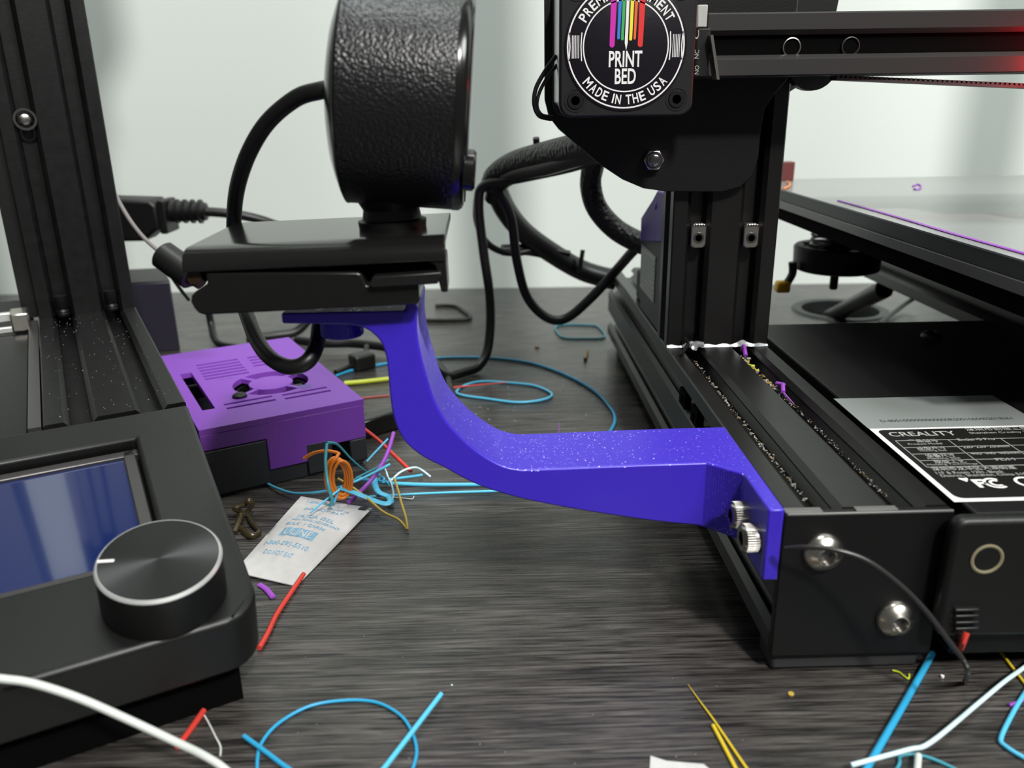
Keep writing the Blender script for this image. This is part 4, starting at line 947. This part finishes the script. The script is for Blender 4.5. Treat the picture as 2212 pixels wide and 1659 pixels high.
MB().box(p4_[0]-1, p4_[0]+9, -0.1, 1.4, 1.2, p5_[1]+2).build('slot_tab', 'grey', pi_, bevel=0.3, local=True)
MB().box(p4_[0]+9, -7, 0.7, 1.1, 3.0, p5_[1]+0.2).build('card_slot', 'deep', pi_, smooth=0, local=True)
MB().box(-7, 0.05, 0.2, 1.4, 1.8, p5_[1]-0.1).build('base_corner', 'grey', pi_, bevel=1.2, local=True)
MB().box(opx0-1, opx1+1, opy0-1, opy1+1, 13, 14).build('circuit_board', 'plastic', pi_, smooth=0, local=True)
for k in range(5):
    yy = opy0+2+k*4.2; MB().box(opx0+1.5, opx1-2, yy, yy+2.2, 14, 19).build('header_pins', 'print_grey' if k == 1 else 'bezel', pi_, smooth=0, local=True)

# ================================================================== SILICA GEL PACKET
S_tl, S_tr, S_br, S_bl = at(650, 1072, z=4.0), at(803, 1098, z=1.2), at(640, 1266, z=0.4), at(505, 1235, z=1.2)
pk = thing('desiccant_packet', 'white silica gel packet with pale blue print lying by the display', 'packet', at(650, 1165, z=0))
nx, ny = 16, 30
def S(u, v, lift=True):
    a = S_tl.lerp(S_tr, u); b = S_bl.lerp(S_br, u); p = a.lerp(b, v)
    puff = 3.2*(math.sin(math.pi*min(max((u-0.04)/0.92, 0), 1))**0.6)*(math.sin(math.pi*min(max((v-0.08)/0.84, 0), 1))**0.7) if lift else 0
    puff += 0.18*math.sin(u*37+v*11)*math.sin(v*29+u*7)*(puff > 0.3) if lift else 0
    crimp = 0.25*math.sin(v*170) if (v > 0.88 or v < 0.05) and lift else 0
    return p+Vector((0, 0, puff+crimp))
vs3 = [S(i/nx, j/ny) for j in range(ny+1) for i in range(nx+1)]; nb_ = len(vs3)
vs3 += [S(i/nx, j/ny, False)-Vector((0, 0, 0.25)) for j in range(ny+1) for i in range(nx+1)]
fs3 = []
for j in range(ny):
    for i in range(nx):
        a = j*(nx+1)+i; fs3.append([a, a+1, a+nx+2, a+nx+1]); fs3.append([nb_+a, nb_+a+nx+1, nb_+a+nx+2, nb_+a+1])
for i in range(nx): fs3 += [[i, i+1, nb_+i+1, nb_+i], [ny*(nx+1)+i, nb_+ny*(nx+1)+i, nb_+ny*(nx+1)+i+1, ny*(nx+1)+i+1]]
for j in range(ny):
    a = j*(nx+1); b = a+nx; fs3 += [[a, nb_+a, nb_+a+nx+1, a+nx+1], [b, b+nx+1, nb_+b+nx+1, nb_+b]]
mbp = MB().add(vs3, fs3); mbp.build('pouch', 'paper', pk, smooth=70)
def pack_text(mb, body, u0, v0, u1, v1, bold=0.0):
    """lettering wrapped on the pouch: u across, v down"""
    v_, f_, _ = glyphs(body, bold); mb.add([S(u0+(u1-u0)*p[0], v1+(v0-v1)*p[1])+Vector((0, 0, 0.12)) for p in v_], f_)
pt = MB()
for body, u0, v0, u1, v1 in (('1-800-295-5510', 0.14, 0.04, 0.60, 0.075), ('295-5510', 0.50, 0.115, 0.80, 0.150), ('DO NOT EAT', 0.22, 0.175, 0.78, 0.215), ('SILICA GEL', 0.24, 0.30, 0.78, 0.345),
                             ('NON TOXIC ADSORBENT', 0.22, 0.365, 0.90, 0.395), ('BULK  1 GRAM', 0.20, 0.425, 0.76, 0.46), ('1-800-295-5510', 0.12, 0.655, 0.78, 0.70), ('DO NOT EAT', 0.22, 0.755, 0.66, 0.795)):
    pack_text(pt, body, u0, v0, u1, v1, 0.010)
pt.build('packet_print', 'blueprint', pk, smooth=0)
pg_ = MB(); g = 10
pg_.add([S(0.24+0.50*i/g, 0.50+0.095*j/3)+Vector((0, 0, 0.10)) for j in range(4) for i in range(g+1)], [[j*(g+1)+i, j*(g+1)+i+1, (j+1)*(g+1)+i+1, (j+1)*(g+1)+i] for j in range(3) for i in range(g)])
pg_.build('brand_box', 'blueprint', pk, smooth=0)
pw = MB(); pack_text(pw, 'ULINE', 0.29, 0.513, 0.69, 0.583, 0.012); pw.v = [(x, y, z+0.08) for x, y, z in pw.v]; pw.build('brand_lettering', 'paper', pk, smooth=0)
pd = MB(); pd.add([S(u, v)+Vector((0, 0, 0.2)) for u, v in ((0.86, 0.015), (0.97, 0.01), (0.955, 0.045), (0.85, 0.05))], [[0, 1, 2, 3]]); pd.build('torn_mark', 'print_black', pk, smooth=0)

# ================================================================== FILAMENT SCRAPS AND CABLES ON THE DESK
def strand(name, pts, r, material, label, cat='filament scrap', z=None, sub=6, closed=False, flat=1.0, taper=None, group=None, smooth_path=True):
    P = []
    for p in pts:
        zz = p[2] if len(p) > 2 else (r*flat if z is None else z); P.append(at(p[0], p[1], z=zz+0.05))
    Q = catmull(P, sub, closed) if smooth_path else P
    tp = None
    if taper: tp = [taper[0]+(taper[1]-taper[0])*i/(len(Q)-1) for i in range(len(Q))]
    c = P[len(P)//2]
    o = MB().tube(Q, r, 10, closed=closed, flat=flat, taper=tp).build(name, material, None, loc=(c.x, c.y, 0), smooth=60)
    return tag(o, label, cat, group or {'filament scrap': 'filament scraps strewn on the desk', 'cable': 'loose cables on the desk', 'crumb': 'crumbs on the desk'}.get(cat))
# front of the desk
strand('filament_loop', [(556, 1720), (556, 1640), (568, 1600), (605, 1560), (670, 1525), (745, 1513), (812, 1517), (862, 1543), (888, 1578), (900, 1622), (890, 1665), (870, 1720)], 0.42, 'f_blue', 'blue filament loop open at the bottom of the picture')
strand('filament_stick', [(953, 1499), (900, 1568), (830, 1659), (780, 1720)], 0.62, 'f_sky', 'straight thick blue filament crossing the front loop', z=1.5)
strand('filament_stick', [(527, 1590), (575, 1625), (625, 1662), (700, 1710)], 0.55, 'f_blue', 'short blue filament end below the display corner', z=1.3)
strand('filament_stick', [(2014, 1412), (1960, 1508), (1875, 1655), (1840, 1720)], 0.85, 'f_blue', 'thick blue filament leaning out from under the printer end plate')
strand('filament_strand', [(2290, 1385), (2212, 1442), (2170, 1472), (2110, 1522), (2010, 1604), (1960, 1620), (1838, 1653)], 0.55, 'f_ice', 'pale ice blue bent filament near the bottom edge', z=2.2, sub=5)
strand('filament_strand', [(1920, 1690), (1942, 1652), (1946, 1632), (1990, 1632), (2050, 1655), (2110, 1690)], 0.4, 'f_teal', 'thin teal strand arching beside the white stub')
strand('filament_stub', [(1984, 1632), (1978, 1700)], 0.75, 'f_white', 'white filament stub at the bottom edge', z=1.4)
strand('filament_strand', [(2260, 1430), (2212, 1500), (2185, 1545), (2162, 1595), (2172, 1612), (2212, 1637), (2280, 1670)], 0.55, 'f_sky', 'blue filament bent to a point at the edge of the picture')
strand('filament_strand', [(1486, 1478), (1510, 1512), (1545, 1560), (1612, 1659), (1650, 1710)], 0.42, 'f_yellow', 'yellow filament tapering to a hair', taper=(0.12, 1.1))
strand('filament_stick', [(1540, 1567), (1590, 1662), (1612, 1705)], 0.48, 'f_yellow', 'short straight yellow filament beside the tapering one')
strand('filament_strand', [(2158, 1403), (2185, 1440), (2215, 1478), (2260, 1530)], 0.42, 'f_yellow', 'yellow strand under the electronics box')
strand('filament_squiggle', [(1928, 1448), (1942, 1452), (1952, 1460), (1962, 1466), (1964, 1456)], 0.25, 'f_lime', 'tiny lime green squiggle in front of the end plate')
strand('filament_scrap', [(2180, 1524), (2195, 1518), (2212, 1512)], 0.4, 'f_purple', 'tiny purple scrap at the picture edge')
ra, rb = at(2088, 1366, y=-8), at(2074, 1404, y=-9.5)
o = MB().tube([ra, ra.lerp(rb, 0.5), at(2071, 1412, z=0.8)], 0.75, 10).build('filament_scrap', 'f_red', None, loc=(ra.x, ra.y, 0), smooth=60)
tag(o, 'red filament piece leaning on the card slot cover', 'filament scrap', 'filament scraps strewn on the desk')
def chip(name, px, py, r, material, label, h=0.5, n=7):
    c = at(px, py, z=0); pts = [(c.x+r*random.uniform(0.75, 1.1)*math.cos(2*math.pi*k/n), c.y+r*random.uniform(0.75, 1.1)*math.sin(2*math.pi*k/n)) for k in range(n)]
    o = MB().prism(pts, 'z', 0.02, h).build(name, material, None, loc=(c.x, c.y, 0), bevel=0.08)
    tag(o, label, 'crumb', 'crumbs on the desk')
chip('plastic_crumb', 1708, 1501, 0.85, 'f_mustard', 'round mustard yellow crumb on the bare desk')
chip('plastic_crumb', 2035, 1464, 0.55, 'white', 'white oval crumb beside the black wire end', 0.7)
chip('plastic_crumb', 976, 1481, 0.30, 'f_ice', 'pale speck beyond the tip of the blue stick', 0.3)
chip('wood_crumb', 1160, 751, 1.3, 'brown', 'brown crumb behind the indigo bracket arm', 1.0)
strand('wood_stub', [(1268, 758), (1264, 776)], 1.0, 'brown', 'small tan stub standing near the far teal loop', 'crumb')
c = at(1407, 1637, z=0.3)
pp = [at(px, py, z=0.15) for px, py in ((1405, 1634), (1440, 1645), (1520, 1652), (1600, 1720), (1400, 1740))]
o = MB().prism([(p.x, p.y) for p in pp], 'z', 0.05, 0.35).build('paper_scrap', 'paper', None, loc=(pp[0].x, pp[0].y, 0), smooth=0); tag(o, 'white paper scrap at the bottom edge', 'paper')
crumb_mb = MB()
for k in range(45):
    px, py = random.uniform(600, 1650), random.uniform(1180, 1650)
    c = at(px, py, z=0); s_ = random.uniform(0.04, 0.13); crumb_mb.box(-s_, s_, -s_*0.6, s_*0.6, 0.0, s_*0.5, Matrix.Translation(c) @ Matrix.Rotation(random.uniform(0, 6), 4, 'Z'))
for k in range(90):
    px, py = random.uniform(1000, 1310), random.uniform(640, 910)
    c = at(px, py, z=0); s_ = random.uniform(0.1, 0.4); crumb_mb.box(-s_, s_, -s_*0.6, s_*0.6, 0.0, s_*0.3, Matrix.Translation(c) @ Matrix.Rotation(random.uniform(0, 6), 4, 'Z'))
o = crumb_mb.build('dust', 'print_grey', None, smooth=0); tag(o, 'pale specks of dust scattered over the desk', 'dust', kind='stuff')

# white tube crossing in front of the display
o = strand('white_tube', [(-120, 1452, 34), (0, 1466, 32), (70, 1476, 30), (170, 1508, 26), (280, 1556, 20), (380, 1603, 14), (440, 1632, 9), (490, 1665, 5), (540, 1720, 1)], 0.85, 'f_white', 'white tube arching in front of the display housing', 'tube')
# red strands by the display
strand('filament_stick', [(656, 1240), (625, 1285), (597, 1328), (578, 1368), (560, 1400)], 0.75, 'f_red', 'red filament strip between packet and display corner', z=0.8)
strand('filament_stick', [(440, 1535), (412, 1575), (382, 1614)], 0.75, 'f_red', 'red filament end in front of the display')
strand('filament_strand', [(438, 1540), (450, 1560), (465, 1590), (476, 1612), (476, 1632)], 0.22, 'f_white', 'thin grey hair of filament beside the red end')
strand('filament_scrap', [(560, 1262), (575, 1272), (590, 1290)], 0.9, 'f_purple', 'purple scrap peeking out beside the display corner', flat=0.4)
# olive twist behind the display
P = catmull([at(px, py, z=zz) for px, py, zz in ((505, 1150, 1), (520, 1110, 3), (508, 1098, 6), (530, 1090, 5), (536, 1082, 8), (545, 1090, 6), (535, 1108, 3), (545, 1130, 2), (560, 1150, 1), (540, 1158, 1), (520, 1140, 2))], 6)
o = MB().tube(P, 1.15, 8, flat=0.7).build('filament_twist', 'f_olive', None, loc=(P[0].x, P[0].y, 0), smooth=60); tag(o, 'glossy olive brown filament twist between display and packet', 'filament scrap', 'filament scraps strewn on the desk')

# tangle beside the purple case
cc = at(735, 1040, z=11.5)
hx_ = []
for k in range(5*24+1):
    t = 2*math.pi*k/24; rr = 1+0.12*math.sin(t*0.37+1)
    hx_.append(cc+Vector((3.2*rr*math.cos(t)+1.2*math.sin(t*0.21), 1.6*math.cos(t)+0.16*k/24-2, 7.4*rr*math.sin(t)*0.98+2)))
tail = [cc+Vector(v) for v in ((-13, 4, 7.5), (-9, 3, 10), (-4, 1, 11.5), (0.5, 0, 11))]
o = MB().tube(catmull(tail, 5)+hx_[7:], 0.62, 8).build('filament_coil', 'f_orange', None, loc=(cc.x, cc.y, 0), smooth=60); tag(o, 'small orange filament coil standing by the purple case', 'filament scrap', 'filament scraps strewn on the desk')
T_ = 'filament scrap'
strand('filament_strand', [(575, 1043, 1), (600, 1055, 2), (640, 1066, 3), (700, 1061, 6), (760, 1043, 9), (800, 1025, 10), (842, 1003, 11)], 0.48, 'f_sky', 'long blue strand running from under the purple case past the orange coil')
strand('filament_strand', [(712, 1092, 6), (718, 1082, 8), (709, 1048, 14), (703, 1000, 20), (706, 958, 25)], 0.62, 'f_teal', 'upright teal filament leg against the purple case')
strand('filament_strand', [(706, 957, 25), (720, 957, 24), (733, 964, 21), (760, 993, 14), (785, 1014, 8), (795, 1020, 5)], 0.42, 'f_teal', 'slanting teal filament leg against the purple case', taper=(1.4, 0.6))
strand('filament_ribbon', [(735, 1054, 9), (770, 1066, 7), (805, 1080, 4), (830, 1088, 2), (843, 1084, 2), (840, 1073, 2), (820, 1064, 3), (811, 1050, 4), (808, 1032, 5)], 1.25, 'f_sky', 'wide sky blue ribbon hooked beside the orange coil', flat=0.45)
strand('filament_strand', [(733, 1056, 10), (722, 1084, 5)], 0.5, 'f_sky', 'short blue leg below the blue ribbon tip', smooth_path=False)
strand('filament_strand', [(733, 1058, 10), (700, 1083, 8), (670, 1108, 7)], 0.35, 'f_sky', 'thin blue strand lying over the packet', taper=(1.3, 0.7))
strand('filament_strand', [(745, 1050, 8), (775, 1030, 8), (810, 1012, 8), (840, 993, 8)], 0.36, 'f_teal', 'fine teal strand alongside the long blue one')
strand('filament_strand', [(850, 935, 16), (840, 970, 13), (824, 1005, 10), (795, 1045, 6), (752, 1086, 3)], 0.78, 'f_purple', 'purple strand slanting across the tangle')
strand('filament_strand', [(838, 948, 14), (815, 972, 11), (792, 997, 8)], 0.42, 'f_sky', 'short light blue strand above the red one')
strand('filament_strand', [(786, 926, 10), (820, 953, 8), (850, 982, 6), (888, 1018, 3)], 0.75, 'f_red', 'red filament pointing at the foot of the indigo bracket')
strand('filament_strand', [(730, 1034, 10), (760, 1052, 8), (795, 1078, 5), (828, 1106, 3), (860, 1122, 2), (878, 1141, 1), (880, 1142, 1), (877, 1120, 3), (868, 1090, 5), (860, 1060, 6), (852, 1034, 7)], 0.48, 'f_mustard', 'mustard filament bent into a sharp V')
strand('filament_strand', [(845, 1038, 4), (862, 1022, 6), (880, 1013, 6), (898, 1010, 5), (912, 1016, 3), (930, 1030, 1)], 0.42, 'f_ice', 'white curved strand reaching under the bracket')
strand('filament_strand', [(820, 1004, 7), (832, 1014, 7), (838, 1030, 6), (846, 1046, 5), (850, 1068, 3), (848, 1078, 2)], 0.36, 'f_ice', 'pale strand hanging in the middle of the tangle')
strand('filament_strand', [(812, 1012, 6), (820, 1026, 5), (830, 1034, 5), (822, 1040, 4), (818, 1034, 4), (830, 1036, 4), (842, 1050, 3)], 0.32, 'f_sky', 'tiny blue knot in the middle of the tangle')
strand('filament_strand', [(838, 1036, 4), (860, 1033, 3), (885, 1030, 2), (912, 1026, 1)], 0.5, 'f_sky', 'short blue strand ending at the white curved one')
strand('filament_strand', [(770, 1032, 4), (800, 1038, 2), (850, 1044, 1), (920, 1047, 0.8), (1000, 1047, 0.8), (1070, 1046, 0.8)], 0.75, 'f_sky', 'upper straight blue strand running under the bracket')
strand('filament_strand', [(740, 1076, 3), (790, 1073, 2), (860, 1069, 1), (940, 1065, 0.8), (1060, 1061, 0.8), (1120, 1058, 0.8)], 0.45, 'f_sky', 'lower straight blue strand running under the bracket', taper=(0.6, 1.3))
strand('filament_hair', [(845, 1074), (870, 1076), (890, 1078), (894, 1072)], 0.2, 'f_white', 'thin pale hair right of the tangle')
# behind the bracket
strand('filament_loop', [(725, 812), (760, 800), (830, 786), (900, 776), (985, 772), (1070, 774), (1150, 785), (1225, 811), (1285, 845), (1318, 880), (1328, 902), (1322, 925), (1290, 970), (1250, 1000)], 0.75, 'f_blue', 'large blue filament arc on the desk behind the bracket', sub=10)
strand('filament_loop', [(986, 846), (1005, 832), (1040, 824), (1090, 826), (1150, 832), (1186, 846), (1190, 856), (1165, 865), (1115, 869), (1050, 861), (1000, 854)], 0.62, 'f_sky', 'closed blue filament oval inside the large blue arc', closed=True)
strand('filament_loop', [(1200, 706), (1225, 701), (1270, 702), (1290, 705), (1306, 722), (1300, 730), (1262, 731), (1222, 730), (1206, 722)], 0.6, 'f_teal', 'pale teal rounded rectangle of filament far back on the desk', closed=True)
strand('filament_sliver', [(940, 845), (965, 841), (975, 838), (1000, 835), (1050, 830), (1096, 826)], 0.85, 'f_red', 'red filament sliver lying across the blue oval', z=1.8, taper=(1.0, 0.25))
strand('filament_stub', [(744, 828), (780, 825), (836, 819), (850, 817)], 1.25, 'f_lime', 'lime yellow filament stub between case and bracket')
strand('filament_strand', [(770, 862), (800, 858), (842, 854)], 0.3, 'f_red', 'faint thin red strand between case and bracket')
strand('filament_hair', [(1208, 914), (1207, 935)], 0.18, 'f_purple', 'fine purple hair behind the bracket arm')
# loose cables on the desk
def dcable(name, pts, r, label, material='rubber', flat=1.0):
    return strand(name, pts, r, material, label, 'cable', flat=flat, sub=8)
dcable('flat_cable', [(915, 692), (960, 692), (1005, 690), (1017, 684), (1005, 674), (988, 663), (966, 660), (940, 660)], 1.3, 'black flat cord bent in a square corner far back on the desk')
dcable('usb_cable', [(640, 735, 5), (700, 742, 5), (760, 742, 5), (820, 748, 5), (880, 760, 4), (930, 778, 3), (955, 800, 2.5), (968, 832, 2.5), (967, 862, 2.5), (940, 880, 2.5)], 2.6, 'black cable passing behind the indigo bracket post')
dcable('plug_cable', [(792, 748, 6), (790, 765, 4.5), (780, 780, 3.5), (755, 792, 2.5), (725, 805, 2)], 1.6, 'short black cable with a stubby plug beside the purple case')
cq = at(782, 778, z=5)
o = MB().prism(rounded(-6.5, 6.5, -5, 5, 2), 'z', 0, 9, Matrix.Translation((cq.x, cq.y, 0)) @ Matrix.Rotation(0.6, 4, 'Z')).build('stubby_plug', 'rubber', None, loc=(cq.x, cq.y, 0), bevel=1.5, seg=3); tag(o, 'stubby black plug lying behind the purple case', 'plug')
dcable('grey_cable', [(448, 660, 22), (456, 700, 10), (463, 730, 4), (478, 745, 2.5), (520, 752, 2.5)], 2.2, 'dark cable dropping to the desk between brick and purple case')
ad = [at(px, py, z=9) for px, py in ((770, 914), (860, 888), (880, 868), (790, 890))]
o = MB().prism([(p.x, p.y) for p in ad], 'z', 0, 9).build('flat_adapter', 'clip', None, loc=(ad[0].x, ad[0].y, 0), bevel=1.2); tag(o, 'flat black adapter between purple case and bracket post', 'adapter')
dcable('grommet_cable', [(1780, 690, -16), (1800, 682, 0), (1838, 662, 12), (1880, 640, 26), (1910, 625, 34)], 5.5, 'thick black cable rising out of the desk grommet')
dcable('thin_cable', [(1900, 700, 2), (1935, 672, 3), (1965, 650, 6), (1990, 635, 12)], 1.6, 'thin dark cable beside the desk grommet')
# thin black wire in front of the end plate
P = catmull([at(1697, 1185, y=-4), at(1745, 1182, y=-8), at(1800, 1187, y=-10), at(1870, 1210, y=-12), at(1940, 1260, y=-14), at(2000, 1320, y=-16), at(2050, 1385, y=-17), at(2080, 1425, y=-18), at(2090, 1450, y=-19), at(2084, 1474, z=0.7)], 8)
o = MB().tube(P, 0.62, 10).build('thin_wire', 'wire_black', None, loc=(P[-1].x, P[-1].y, 0), smooth=60); tag(o, 'thin black wire curving down over the end plate screws', 'wire')
